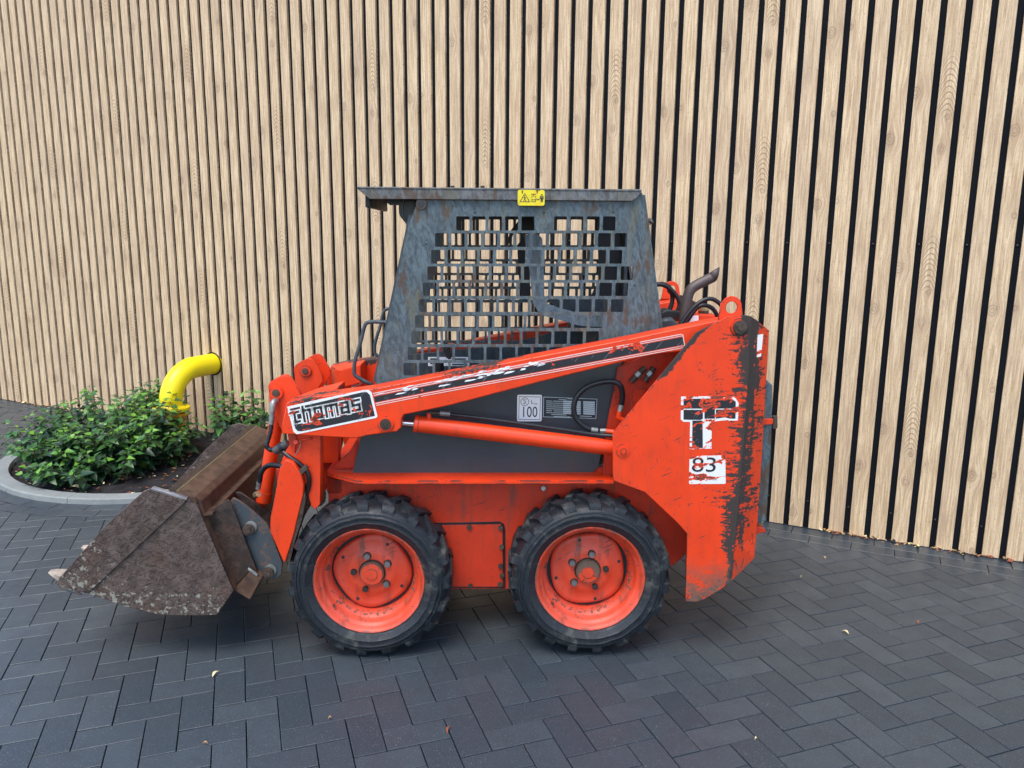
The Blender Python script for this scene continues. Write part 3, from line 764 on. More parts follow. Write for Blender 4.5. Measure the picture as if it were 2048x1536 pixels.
# ================================================================ the loader
LD = thing('skid_steer_loader', 'small worn orange skid steer loader with blue-grey mesh cab and rusty bucket, parked side on', 'loader',
           frm(EX, EY, Vector((0, 0, 1)), LO))
def lbox(name, x0, x1, y0, y1, z0, z1, mat, parent=LD, bev=.003, **k):
    return box(name, ((x0+x1)/2, (y0+y1)/2, (z0+z1)/2), (x1-x0, y1-y0, z1-z0), mat, parent, bev, **k)
def lbolt(name, px, py, yl, r, mat, parent, h=.008, washer=None, hexed=True):
    p = L3(px, py, yl)
    if washer: cyl('washer', p+Vector((0, .001, 0)), p+Vector((0, -.004, 0)), washer, mat, parent, bev=.001, seg=20)
    return cyl(name, p, p+Vector((0, -h-.003, 0)), r, mat, parent, hexed=hexed, bev=.0008)

# ---- hull
hull = link('hull', bpy.data.meshes.new('hull'), 'orange_dull', LD)
def hullmesh():
    z_l = L(905, 1178, .2)[1]; xl = L(657, 1000, .2)[0]
    prof = [(xl, .70), (xl, .52), (xl+.04, .40), (-.50, .30), (-.42, z_l), (.62, z_l), (.80, .30), (.86, .36), (.98, .40), (.98, 1.16), (.80, 1.20), (.56, 1.16), (.50, .71)]
    bm = bmesh.new(); a = [bm.verts.new((x, .2, z)) for x, z in prof]; b = [bm.verts.new((x, 2*MID-.2, z)) for x, z in prof]
    bm.faces.new(a[::-1]); bm.faces.new(b)
    n = len(prof)
    for i in range(n): bm.faces.new((a[i], a[(i+1) % n], b[(i+1) % n], b[i]))
    bmesh.ops.recalc_face_normals(bm, faces=bm.faces); bm.to_mesh(hull.data); bm.free()
hullmesh()
# access plate between the wheels, proud of a dark rubber seal
def pxpoly(pts): return pts
plate('seal_strip', [(860, 1046), (1000, 1043), (1008, 1048), (1011, 1060), (1011, 1176), (860, 1176)], .1985, .004, 'black', LD)
acc = plate('access_plate', [(860, 1051), (1001, 1049), (1005, 1054), (1007, 1174), (860, 1174)], .1935, .006, 'orange_dull', LD)
for x, y in ((939, 1054), (1001, 1055), (1003, 1093), (1001, 1131), (1000, 1168), (941, 1171), (1004, 1150)): lbolt('bolt', x, y, .1935, .011, 'bolt', acc, .006)
cyl('side_plug', L3(1087, 977, .2), L3(1087, 977, .185), .010, 'zinc', hull, hexed=True)
# sill / running board over the wheels
def sill():
    zt = L(900, 951, .17)[1]; z1 = L(900, 961.5, .095)[1]; zb = L(900, 968.5, .095)[1]; xa = L(655, 948, .19)[0]; xb = L(713, 970, .095)[0]; xe = L(1228, 965, .095)[0]
    bm = bmesh.new(); top = [bm.verts.new(p) for p in ((xa, .21, z1+.004), (xa, .185, z1+.002), (xb, .095, z1), (xe, .095, z1), (xe, .21, z1+.004))]
    r = bmesh.ops.extrude_face_region(bm, geom=[bm.faces.new(top)]); bmesh.ops.translate(bm, verts=[v for v in r['geom'] if isinstance(v, bmesh.types.BMVert)], vec=(0, 0, -(z1-zb)))
    bmesh.ops.recalc_face_normals(bm, faces=bm.faces); bmesh.ops.bevel(bm, geom=list(bm.edges), offset=.0025, segments=2, affect='EDGES')
    return link('running_board', me_bm(bm), 'orange', LD)
mirror(sill())
# front frame strut rising to the cab
plate('front_strut', [(664, 946), (712, 946), (724, 900), (714, 877), (716, 862), (738, 862), (706, 950)], .205, .03, 'orange', LD)
plate('front_post', [(655, 945), (716, 945), (726, 905), (712, 880), (698, 905)], .23, .02, 'orange_dull', LD)
lbox('front_crossmember', -.60, -.54, .2, .78, .60, .685, 'orange_dull')
# ---- grey side panel with a folded lower lip
zA = .19
grey = plate('side_panel', [(703.5, 950), (720.6, 877), (735, 820), (745, 792), (1000, 745), (1262, 695), (1240.5, 731), (1211, 859), (1197, 934), (1184, 948)], zA, .008, 'grey', LD)
hexa('panel_lip', [L3(703.5, 951.5, .176), L3(1184, 948.5, .176), L3(1186, 946, .19), L3(704.5, 949, .19), L3(703.5, 954.5, .176), L3(1184, 951.5, .176), L3(1186, 951.5, .19), L3(704.5, 954, .19)], 'grey', grey, .001)
mirror(grey)
# noise label and plate
lbl = plate2('noise_label', [rrect(*L(1034, 842.5, zA), *L(1084, 789.5, zA), .006)], zA-.0012, .001, 'white', grey, 0)
ribbon('label_border', [[(1037.5, 838.5), (1038.5, 793), (1081, 794), (1079.5, 839.5), (1037.5, 838.5)]], .9, zA-.0016, 'inkblack', lbl)
text('label_digits', '100', 1058.6, 825, 22, zA-.0018, 'inkblack', lbl, .72)
text('label_letter', 'L', 1064, 804, 8, zA-.0018, 'inkblack', lbl, .9); text('label_suffix', 'WA', 1071, 808, 3.6, zA-.0018, 'inkblack', lbl, .9)
cc = L(1049.5, 803.5, zA); rr = .0145
ribbon('label_emblem', [[(1049.5+8*cos(a), 803.5+8*sin(a)) for a in [2*pi*i/16 for i in range(17)]], [(1046.5, 799.5), (1051.5, 799.5)], [(1052, 803.5), (1047, 807.5)], [(1046.5, 799.5), (1051, 803.5)], [(1047, 807.5), (1052.5, 807.5)]], .9, zA-.0018, 'inkblack', lbl)
dat = plate('data_label', [(1086.5, 793), (1195, 797.5), (1192.5, 838), (1085.5, 834.5)], zA-.0012, .001, 'inkblack', grey, bev=0)
ribbon('label_border', [[(1087.5, 794), (1194, 798.3), (1191.6, 837), (1086.6, 833.6), (1087.5, 794)]], 1., zA-.0016, 'tcell', dat)
rows = [802.5+3.9*i for i in range(7)]
ribbon('label_text', [[(1093, y-.6), (1103+(i*3) % 5, y-.3)] for i, y in enumerate(rows)]+[[(1106+(i*2) % 4, y-.3), (1126, y+.3)] for i, y in enumerate(rows)]+[[(1118, 799), (1132, 799.6)], [(1103, 829), (1132, 830)], [(1108, 833), (1140, 834)], [(1160, 832), (1183, 832.8)], [(1135, 797.5), (1148, 798)]], 1.15, zA-.0018, 'tcell', dat)
ribbon('label_table', [[(1128, y+.2), (1160, y+1.4)] for y in rows]+[[(1168, y+1.4), (1188, y+2.2)] for y in rows], 3.0, zA-.0018, 'tcell', dat)

# ---- cab
YA = .2
cabo = thing  # (keeps the helper short)
hs = []
def holes(rows_):
    out = []
    for (ty, by, xs) in rows_:
        for x in xs:
            a = L(700+x/3.2, 350+by/3.2, YA); b = L(700+(x+84)/3.2, 350+ty/3.2, YA); out.append(rrect(a[0], a[1], b[0], b[1], .004, 2))
    return out
def run(a, n, p=102.4): return [a+p*i for i in range(n)]
HR = [(265, 355, [680, 783, 888, 992, 1097, 1305, 1410, 1515, 1617]), (372, 460, run(545, 12, 104.2)), (480, 567, run(520, 12, 103.6)), (585, 672, run(495, 13, 103)),
      (690, 775, run(468, 13, 102.4)), (795, 877, run(442, 13, 102.2)), (898, 980, run(417, 12, 101.7)), (1000, 1083, run(393, 12, 101.5)), (1102, 1185, run(370, 11, 100.5)), (1203, 1285, run(343, 8, 100.5))]
side = [(838, 398), (1282, 384), (1284.5, 386), (1303, 520), (1321, 662), (1326, 705), (1130, 745), (1000, 768), (752, 769), (751.5, 756), (817, 450), (826.5, 425)]
pin_hole = circ(*L(843, 408, YA), .0125, 18)
cs = mesh_plate('cab_side', [L(x, y, YA) for x, y in side], holes(HR)+[pin_hole], YA, .006, 'cab', LD)
cs2 = mirror(cs)
# stiffening return flange along the rear edge and front post
def flange(p0, p1, wd, name, y0=YA, dep=.03, mat='cab'):
    a, b = L3(*p0, y0), L3(*p1, y0); d = (b-a).normalized(); q = Vector((d.z, 0, -d.x))*wd
    return hexa(name, [a, b, b+q, a+q, a+Vector((0, dep, 0)), b+Vector((0, dep, 0)), b+q+Vector((0, dep, 0)), a+q+Vector((0, dep, 0))], mat, LD, .002)
rf = flange((1284, 390), (1321, 665), -.012, 'rear_post', YA+.0062, .055); mirror(rf)
rp = flange((1266, 402), (1303, 664), -.004, 'post_crease', YA-.003, .003, 'cab')
ff = flange((824, 430), (752, 765), .012, 'front_post_flange', YA+.0062, .045, 'cabdark'); mirror(ff)
# roof: side flange, top plate with a front visor
zt = L(1000, 377.5, .185)[1]
rs = plate('roof_flange', [(714, 377.2), (1281, 378.2), (1284, 381), (1279, 390), (1266, 401.8), (739, 397.6), (716, 379)], .185, .012, 'roof', LD); mirror(rs)
xa_, xb_ = L(714, 378, .185)[0], L(1283, 378, .185)[0]
roof = box('roof_plate', ((xa_+xb_)/2, MID, zt-.001), (xb_-xa_, 2*(MID-.182), .007), 'roof', LD, .002)
box('visor_lip', (xa_+.03, MID, zt-.045), (.02, .5, .05), 'blackpaint', roof, .004)
for x, y in ((905, 376), (965, 376)): p = L3(x, y, .25); cyl('roof_bolt', p+Vector((0, 0, -.012)), p+Vector((0, 0, .008)), .009, 'bolt', roof, hexed=True)
rv = cyl('pivot_tube', L3(843, 408, YA)+Vector((0, -.012, 0)), L3(843, 408, YA)+Vector((0, .10, 0)), .0195, 'bolt', LD, seg=24)
cyl('pivot_bore', L3(843, 408, YA)+Vector((0, -.0132, 0)), L3(843, 408, YA)+Vector((0, -.010, 0)), .0125, 'inkblack', rv, seg=20)
# lamp hanging under the visor
lmp = link('work_lamp', bpy.data.meshes.new('l'), 'black', LD); bm = bmesh.new()
pl = [(800, 398), (832, 398), (829, 424), (817, 452), (812, 448), (798, 430), (797, 412)]
for yy in (.27, .40): 
    vs_ = [bm.verts.new(L3(x, y, .27)+Vector((0, yy-.27, 0))) for x, y in pl]
    bm.faces.new(vs_ if yy > .3 else vs_[::-1])
bm.verts.ensure_lookup_table()
for i in range(7): bm.faces.new((bm.verts[i], bm.verts[(i+1) % 7], bm.verts[7+(i+1) % 7], bm.verts[7+i]))
bmesh.ops.recalc_face_normals(bm, faces=bm.faces); bmesh.ops.bevel(bm, geom=list(bm.edges), offset=.004, segments=2, affect='EDGES'); bm.to_mesh(lmp.data); bm.free()
plate('lamp_bracket', [(770, 397), (802, 397), (803, 408), (780, 408)], .30, .03, 'cabdark', lmp)
tube('lamp_seal', [L3(807, 400, .268), L3(805, 428, .268), L3(815, 446, .268)], .0022, 'cab', lmp, seg=6)
# yellow warning label on the roof flange
yl_ = .1835
ylab = plate2('warning_label', [rrect(*L(1035.2, 411, yl_), *L(1089.5, 380, yl_), .007)], yl_-.0012, .0012, 'ylabel', LD, 0, label='yellow pictogram label across the roof edge')
ribbon('label_triangle', [[(1040, 403.5), (1049.5, 387), (1059, 403.5), (1040, 403.5)]], 1.1, yl_-.0018, 'inkblack', ylab)
ribbon('label_figure', [[(1049.5, 391), (1049.5, 398)], [(1047, 395.5), (1052, 395.5)], [(1049.5, 398), (1047, 402.5)], [(1049.5, 398), (1052, 402.5)]], 1.2, yl_-.0018, 'inkblack', ylab)
ribbon('label_machine', [[(1063, 388.5), (1071, 388.5)], [(1067, 388.5), (1067, 391)], [(1063.8, 392), (1063.8, 394.5)], [(1070.6, 392), (1070.6, 394.5)], [(1063.8, 397.5), (1063.8, 402)], [(1070.8, 397.5), (1070.8, 402)], [(1063.8, 403.4), (1071, 403.4)], [(1063.8, 399.5), (1070.8, 399.5)], [(1073.5, 397), (1073.5, 400)], [(1078, 397), (1078, 400)], [(1073.5, 399), (1078, 399)]], 1.2, yl_-.0018, 'inkblack', ylab)
ribbon('label_person', [[(1083.5, 392.5), (1083.5, 398)], [(1082.4, 397), (1082.4, 403)], [(1084.8, 397), (1084.8, 403)], [(1080.9, 392.5), (1080.6, 397)], [(1086, 392.5), (1086.4, 397)], [(1083, 389.5), (1084, 389.5)]], 2.0, yl_-.0018, 'inkblack', ylab)
for x, y in ((950, 425.5), (1088, 425.5), (1226, 425), (852.5, 488.5), (1269, 571)): cyl('screw_hole', L3(x, y, YA-.0006), L3(x, y, YA+.001), .0042, 'inkblack', cs, seg=10)
# inside: floor, seat, rear wall frame, far console, lap bar, levers
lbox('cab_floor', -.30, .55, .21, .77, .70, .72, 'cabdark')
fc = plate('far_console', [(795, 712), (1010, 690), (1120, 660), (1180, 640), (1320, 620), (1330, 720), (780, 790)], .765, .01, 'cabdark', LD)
def farp(pts, y, name, mat, th=.012): return plate(name, pts, y, th, mat, LD)
farp([(1195, 433), (1232, 433), (1262, 625), (1280, 655), (1150, 655), (1198, 560)], .72, 'rear_window_frame', 'blackpaint')
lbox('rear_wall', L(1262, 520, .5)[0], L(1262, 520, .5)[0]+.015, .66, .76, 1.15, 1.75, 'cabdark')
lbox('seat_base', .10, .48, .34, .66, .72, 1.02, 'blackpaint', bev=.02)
sb = hexa('seat_back', [(.42, .34, 1.0), (.52, .34, 1.0), (.545, .34, 1.22), (.48, .34, 1.24), (.42, .66, 1.0), (.52, .66, 1.0), (.545, .66, 1.22), (.48, .66, 1.24)], 'blackpaint', LD, .015)
lap = plate('lap_bar', [(1050, 472), (1058, 467), (1076, 468), (1084, 476), (1087, 505), (1088, 560), (1089, 606), (1120, 617), (1150, 625), (1205, 632), (1207, 655), (1160, 652), (1105, 636), (1080, 630), (1066, 606), (1060, 545), (1053, 500)], .36, .03, 'lap', LD, label='pale blue-grey lap bar')
plate('lap_bar_bracket', [(1035, 490), (1050, 470), (1058, 480), (1060, 560), (1062, 600), (1045, 600), (1036, 540)], .60, .012, 'blackpaint', LD)
plate('headrest_bracket', [(1042, 436), (1066, 434), (1070, 462), (1050, 470), (1028, 466), (1016, 492), (1012, 490), (1022, 460)], .5, .02, 'blackpaint', LD)
plate('seat_side', [(1095, 596), (1252, 596), (1252, 664), (1150, 664)], .55, .012, 'cabdark', LD)
jl_ = tube('joystick', [L3(893, 705, .34), L3(892, 690, .34)], .013, 'black', LD, seg=14)
hexa('joystick_grip', [L3(885, 684, .33), L3(898, 686, .33), L3(905, 718, .33), L3(893, 720, .33)]+[L3(885, 684, .33)+Vector((0, .03, 0)), L3(898, 686, .33)+Vector((0, .03, 0)), L3(905, 718, .33)+Vector((0, .03, 0)), L3(893, 720, .33)+Vector((0, .03, 0))], 'black', jl_, .006)
tube('joystick_boot', [L3(879, 748, .34), L3(879, 722, .34)], .018, 'black', jl_, seg=14, smooth=False)
dl = plate('instruction_label', [(856, 714), (941, 714), (938, 732), (856, 732)], .763, .001, 'white', fc, bev=0)
ribbon('label_text', [[(862, 718), (876, 718)], [(862, 722), (882, 722)], [(862, 727), (870, 727)], [(905, 718), (930, 718)], [(905, 724), (925, 724)], [(905, 729), (933, 729)]], 3, .7618, 'grey', dl)
# grab handles
hn = tube('grab_handle', [L3(778, 645, .215), L3(750, 643.5, .215), L3(736, 645, .215), L3(729, 653, .215), L3(721, 685, .215), L3(710, 722, .215), L3(708.5, 742, .215), L3(712, 752, .215), L3(738, 767, .215), L3(746, 770, .235)], .0075, 'cabdark', LD, seg=10, n=5)
mirror(hn)
cyl('rear_latch', L3(1298, 443, .3), L3(1298, 443, .33), .014, 'zinc', LD, bev=.002); tube('latch_arm', [L3(1286, 436, .3), L3(1306, 446, .3)], .006, 'bolt', LD, smooth=False, seg=8)

# ---- tower plates (lift arm uprights)
fold = [(1502, 633), (1497, 754), (1490, 866), (1478, 1006), (1470, 1084), (1458, 1168)]
tow_px = [(1226, 866), (1392.7, 665.8), (1455, 633), (1494, 630.7)]+fold+[(1444.8, 1176.8), (1408, 1199), (1392.7, 1203.6), (1370.6, 1203), (1374.5, 1067.4), (1353.6, 1044), (1289.8, 984), (1228.6, 962), (1226, 957)]
tow = plate('tower_plate', tow_px, 0., .012, 'orange_tower', LD, label='scraped orange side plate of the tower'); tow2 = mirror(tow)
# the folded strip: from the fold line back and away at an angle
def strip():
    edge = [((1538, 661), .075), ((1533, 754), .075), ((1526.5, 866), .075), ((1518, 1000), .075), ((1512, 1078), .075), ((1508.6, 1116), .06)]
    top_extra = ((1516, 642), .028)
    bm = bmesh.new(); rows_ = []
    for dy in (0, .010):
        a = [bm.verts.new(L3(x, y, 0.)+Vector((0, dy, 0))) for x, y in fold]
        b = [bm.verts.new(L3(*p, y_)+Vector((0, dy, 0))) for p, y_ in edge]
        t = bm.verts.new(L3(*top_extra[0], top_extra[1])+Vector((0, dy, 0)))
        rows_.append((a, b, t))
        for i in range(5): bm.faces.new((a[i], a[i+1], b[i+1], b[i]))
        bm.faces.new((a[0], b[0], t))
    (a, b, t), (a2, b2, t2) = rows_
    ring = a[::-1]+[t]+b; ring2 = a2[::-1]+[t2]+b2
    for i in range(len(ring)): j = (i+1) % len(ring); bm.faces.new((ring[i], ring[j], ring2[j], ring2[i]))
    bmesh.ops.recalc_face_normals(bm, faces=bm.faces)
    return link('tower_fold', me_bm(bm), 'orange_tower', LD)
ts = strip(); mirror(ts)
# lifting eye, main pivot, cylinder pin
eye = plate2('lifting_eye', [[L(1437, 640, .016), L(1440, 622, .016), L(1443, 606, .016)]+[(L(1463.5, 613, .016)[0]+.037*cos(a), L(1463.5, 613, .016)[1]+.037*sin(a)) for a in [radians(q) for q in range(165, -1, -15)]]+[L(1487, 640, .016)], circ(*L(1463.5, 615, .016), .0215, 24)], .016, .012, 'orange', LD); mirror(eye)
pp = L3(1478, 654, 0.)
pv_ = cyl('arm_pivot', pp+Vector((0, .02, 0)), pp+Vector((0, -.006, 0)), .033, 'orange_tower', LD, bev=.002, seg=28)
cyl('pivot_nut', pp+Vector((0, -.006, 0)), pp+Vector((0, -.018, 0)), .025, 'bolt', pv_, bev=.003, seg=20); cyl('pivot_bolt', pp+Vector((0, -.018, 0)), pp+Vector((0, -.024, 0)), .012, 'bolt', pv_, hexed=True)
pp = L3(1246, 901, 0.)
cpn = cyl('cylinder_pin_washer', pp, pp+Vector((0, -.004, 0)), .0265, 'orange', LD, bev=.0015, seg=28); cyl('cylinder_pin', pp, pp+Vector((0, -.012, 0)), .0125, 'orange', cpn, bev=.0015, seg=20)
ws = plate('warning_sticker', [(1514, 670), (1526.5, 668), (1522, 713), (1511, 715)], .030, .001, 'dww', LD, bev=0)
for v_ in ws.data.vertices:      # lay it on the folded strip
    pass
# the tower inside wall, seen under the arm, with its hydraulic fittings
tin = plate('tower_inner_plate', [(1236, 735), (1340, 690), (1420, 660), (1500, 660), (1500, 940), (1228, 950), (1205, 950), (1212, 860)], .165, .01, 'orange_dull', LD)
for (a, b) in (((1262, 764), (1290, 735)), ((1290, 762), (1308, 735))):
    tube('hydraulic_fitting', [L3(*a, .15), L3(*b, .15)], .011, 'bolt', tin, smooth=False, seg=10)
    mid_ = ((a[0]+b[0])/2, (a[1]+b[1])/2); tube('fitting_nut', [L3(mid_[0]-3, mid_[1]+3, .15), L3(mid_[0]+4, mid_[1]-4, .15)], .0145, 'zinc', tin, smooth=False, seg=6)
plate('tower_gusset', [(1266, 780), (1292, 778), (1290, 792), (1268, 830)], .152, .012, 'orange_dull', tin)

# ---- lift arms
atop = [(573, 806), (620, 795), (744.6, 778), (900, 747.5), (1100, 708), (1260, 677.5), (1434, 641), (1470, 636)]
abot = [(1490, 690), (1320, 707.5), (1260, 720), (1080, 764), (900, 811), (867.6, 817.7), (808, 829.5), (803.7, 836.8), (802.6, 855), (793.5, 863.4), (770, 866), (750, 869), (731.6, 872), (713, 877), (618.5, 872), (563, 867.5), (564, 850)]
arm = plate('lift_arm', atop+abot, .04, .095, 'orange_arm', LD, bev=.004, label='orange lift arm with a scratched black and white name decal')
# far arm: same, mirrored and a little simpler
arm2 = mirror(arm)
# top bridge plate from the arm in to the tilt lug
bt = [(573, 803), (593, 788), (650, 773), (660, 786)]
a0_ = L3(573, 806, .04); a1_ = L3(664, 789, .04)
def bridge():
    y1 = .30; z0_, z1_ = a0_.z, a1_.z
    pts = [(a0_.x+.002, .137, z0_), (a1_.x, .137, z1_+.002), (a1_.x, y1, z1_+.002), (a0_.x+.07, y1, z0_+.009)]
    return hexa('arm_bridge', [Vector(p) for p in pts]+[Vector(p)-Vector((0, 0, .08)) for p in pts], 'orange', LD, .003)
mirror(bridge())
# pivot boss of the lift cylinder on the arm
pp = L3(771.5, 847.5, .04)
bs = cyl('arm_boss', pp, pp+Vector((0, -.008, 0)), .030, 'orange', LD, bev=.003, seg=28); cyl('boss_nut', pp+Vector((0, -.008, 0)), pp+Vector((0, -.014, 0)), .021, 'bolt', bs, bev=.002, seg=20); cyl('boss_bolt', pp+Vector((0, -.014, 0)), pp+Vector((0, -.02, 0)), .010, 'bolt', bs, hexed=True)
# decals on the arm : stripes
ya = .0395
plate('stripe_decal', [(748, 794), (860, 771), (1100, 724.5), (1366.7, 673.8), (1369, 689), (1100, 739), (860, 782.5), (750.5, 804.5)], ya-.0006, .0006, 'dks', arm, bev=0)
plate('stripe_decal', [(746, 786), (860, 764), (1100, 717.5), (1363, 667.6), (1364, 669.2), (1100, 719.6), (860, 766), (746.6, 788)], ya-.0006, .0006, 'dws', arm, bev=0)
plate('stripe_decal', [(747, 790.4), (860, 767.6), (1100, 721.4), (1365, 671), (1365.4, 672.2), (1100, 723), (860, 769.5), (747.5, 792)], ya-.0006, .0006, 'dws', arm, bev=0)
plate('stripe_decal', [(751, 806), (860, 784.5), (1100, 740.6), (1369.2, 690.6), (1369.6, 692), (1100, 742.2), (860, 786.2), (751.4, 808)], ya-.0006, .0006, 'dws', arm, bev=0)
plate('stripe_decal', [(752, 810), (860, 788.5), (1100, 744.4), (1369.8, 694), (1370, 695.6), (1100, 746), (860, 790), (752.4, 811.6)], ya-.0006, .0006, 'dws', arm, bev=0)
plate('stripe_decal', [(1364.5, 669), (1366.4, 668.8), (1371, 694), (1369, 694.4)], ya-.0009, .0006, 'dws', arm, bev=0)
scf = []
rs_ = random.Random(11)
for i in range(46):
    x = rs_.uniform(868, 1085) if i < 38 else rs_.uniform(750, 830); yc = 787-(x-748)*.2015+rs_.uniform(2, 15)-3; ln = rs_.uniform(5, 26); w_ = rs_.uniform(1.2, 4.5)*(1 if x > 940 else .7)
    dy = -ln*.2+rs_.uniform(-1, 1)
    scf.append([(x, yc+w_*.5), (x+ln*.3, yc+dy*.3-w_*.5), (x+ln*.7, yc+dy*.7-w_*.4), (x+ln, yc+dy), (x+ln*.75, yc+dy*.75+w_*.5), (x+ln*.4, yc+dy*.4+w_*.6)])
bm = bmesh.new()
for s_ in scf:
    f_ = bm.faces.new([bm.verts.new(L3(x, y, ya-.0017)) for x, y in s_]); f_.normal_update()
    if f_.normal.y > 0: f_.normal_flip()
sc_o = link('decal_scuffs', me_bm(bm), 'white', arm)
# name decal
def z2(x, y): return (565+x/10.24, 760+y/10.24)
nd = plate('name_decal', [z2(*p) for p in ((95, 548), (600, 430), (1280, 285), (1660, 205), (1760, 200), (1825, 250), (1945, 745), (1925, 775), (400, 1090), (290, 1110), (225, 1060))], ya-.0006, .0006, 'dww', arm, bev=0)
plate('decal_panel', [z2(*p) for p in ((150, 590), (640, 480), (1290, 330), (1660, 245), (1730, 250), (1790, 310), (1893, 735), (400, 1050), (310, 1045), (260, 990))], ya-.0011, .0004, 'dkw', nd, bev=0)
def lgl(u, v):   # u along the name 0..6.6, v up the letter 0..1
    ox, oy = 215, 905; ux, uy = 232, -46.; vx, vy = -45, -265
    return z2(ox+u*ux+v*vx, oy+u*uy+v*vy)
LET = [[(0, [[(-.1, 1), (.62, 1)], [(.28, 1.0), (.28, .08)], [(.28, .08), (.66, .08)]])], ]
S_ = []
def let(u, segs): 
    for s_ in segs: S_.append([lgl(u+a, b) for a, b in s_])
let(0, [[(-.05, .86), (.62, .86)], [(.26, .86), (.26, .12), (.62, .12)]])
let(1, [[(.05, 1.16), (.05, .06)], [(.05, .86), (.62, .86), (.62, .06)]])
let(2, [[(.05, .86), (.62, .86), (.62, .12), (.05, .12), (.05, .86)]])
let(3, [[(.02, .06), (.02, .86), (.98, .86), (.98, .06)], [(.5, .86), (.5, .06)]])
let(4.35, [[(.0, .86), (.60, .86), (.60, .06)], [(.60, .5), (.02, .5), (.02, .12), (.60, .12)]])
let(5.32, [[(.66, .86), (.05, .86), (.05, .5), (.62, .5), (.62, .12), (-.02, .12)]])
ribbon('name_outline', S_, 9.6, ya-.0018, 'dww', nd); ribbon('name_letters', S_, 4.6, ya-.0023, 'dkw', nd)
# hydraulic lift cylinder
c0, c1 = L3(829, 847, .09), L3(1240, 897, .09)
lc = cyl('lift_cylinder', c0, c1, .0305, 'orange', LD, seg=40, bev=.003)
d_ = (c1-c0).normalized(); cyl('cylinder_gland', c0-d_*.002, c0+d_*.018, .0325, 'orange', lc, seg=36, bev=.002)
cyl('piston_rod', L3(790, 844, .09), c0+d_*.03, .0105, 'chrome', lc, seg=24); cyl('cylinder_clevis', L3(771, 842, .06), L3(771, 842, .12), .024, 'orange', lc)
mirror(lc)
tube('port_fitting', [L3(858, 848, .085), L3(858, 826, .085)], .009, 'orange', lc, smooth=False, seg=10); tube('port_elbow', [L3(856, 825, .085), L3(888, 827, .085)], .0085, 'bolt', lc, smooth=False, seg=10); tube('port_sleeve', [L3(880, 826, .085), L3(900, 828, .085)], .010, 'zinc', lc, smooth=False, seg=10)
tube('hydraulic_hose', [L3(896, 828, .085), L3(960, 836, .09), L3(1040, 847, .09), L3(1130, 860, .09), L3(1190, 869, .09), L3(1226, 872, .08)], .0075, 'hose', LD, seg=12, label='straight black hose along the lift cylinder')
def ringhose(P, r, nr, parent=LD, lab=None):
    o = tube('hydraulic_hose', P, r, 'hose', parent, seg=14, n=8, **({'label': lab} if lab else {})); Q = catmull([Vector(p) for p in P], 40); ln = sum((a-b).length for a, b in zip(Q, Q[1:])); step = ln/nr; acc_ = 0; bm = bmesh.new()
    for a, b in zip(Q, Q[1:]):
        acc_ += (b-a).length
        if acc_ > step:
            acc_ = 0; t = (b-a).normalized(); m4 = Matrix.Translation(a) @ t.to_track_quat('Z', 'Y').to_matrix().to_4x4()
            bmesh.ops.create_cone(bm, cap_ends=False, segments=12, radius1=r*1.13, radius2=r*1.13, depth=step*.55, matrix=m4)
    link('spiral_wrap', me_bm(bm), 'black', o, smooth=True); return o
ringhose([L3(1184, 860, .10), L3(1165, 850, .10), L3(1150, 832, .10), L3(1148, 810, .10), L3(1156, 790, .10), L3(1174, 774, .10), L3(1200, 765, .10), L3(1225, 763, .10), L3(1240, 771, .10), L3(1245, 790, .11), L3(1243, 808, .12)], .0098, 26, lab='looped black hose in front of the data label')
tube('hose_end', [L3(1182, 859, .10), L3(1195, 861, .10)], .0105, 'zinc', LD, smooth=False, seg=12); tube('hose_union', [L3(1200, 862, .10), L3(1212, 862, .10)], .010, 'zinc', LD, smooth=False, seg=6); tube('hose_elbow', [L3(1211, 862, .10), L3(1228, 864, .09)], .0095, 'orange', LD, smooth=False, seg=10)
tube('hose_end', [L3(1243, 808, .12), L3(1240, 822, .12)], .0105, 'zinc', LD, smooth=False, seg=12); tube('hose_union', [L3(1240, 821, .12), L3(1236, 834, .12), L3(1246, 840, .12)], .010, 'orange', LD, smooth=False, seg=8)
# tower decals
def z1p(x, y): return (1340+x/7.68, 780+y/7.68)
yt = -.0004
td = plate('model_decal', [z1p(*p) for p in ((170, 100), (960, 92), (1010, 130), (1055, 200), (1045, 470), (895, 470), (895, 460), (700, 480), (640, 520), (640, 900), (300, 912), (310, 490), (205, 488), (165, 450))], yt, .0006, 'dwt', tow, bev=0)
plate('decal_panel', [z1p(*p) for p in ((208, 135), (940, 128), (1010, 180), (1010, 285), (208, 285))], yt-.0005, .0004, 'dkt', td, bev=0)
plate('decal_panel', [z1p(*p) for p in ((208, 305), (505, 305), (505, 440), (470, 460), (208, 455))], yt-.0005, .0004, 'dkt', td, bev=0)
plate('decal_panel', [z1p(*p) for p in ((530, 285), (690, 285), (690, 440), (530, 440))], yt-.0006, .0004, 'dkt', td, bev=0)
plate('decal_panel', [z1p(*p) for p in ((705, 300), (1010, 300), (1005, 440), (920, 440), (850, 420), (705, 440))], yt-.0005, .0004, 'dkt', td, bev=0)
plate('decal_panel', [z1p(*p) for p in ((345, 470), (500, 470), (505, 890), (340, 900))], yt-.0005, .0004, 'dkt', td, bev=0)
sd_ = plate('series_decal', [z1p(*p) for p in ((300, 1035), (480, 1010), (850, 1005), (855, 1430), (840, 1442), (305, 1445), (292, 1430))], yt, .0006, 'dwt', tow, bev=0)
text('series_digits', '83', *z1p(530, 1160), 30, yt-.0009, 'dkt', sd_, 1.25); text('series_letter', "'S'", *z1p(425, 1352), 9, yt-.0009, 'inkblack', sd_, 1.5); text('series_word', 'Series', *z1p(640, 1365), 5.5, yt-.0009, 'dkt', sd_, 1.1)

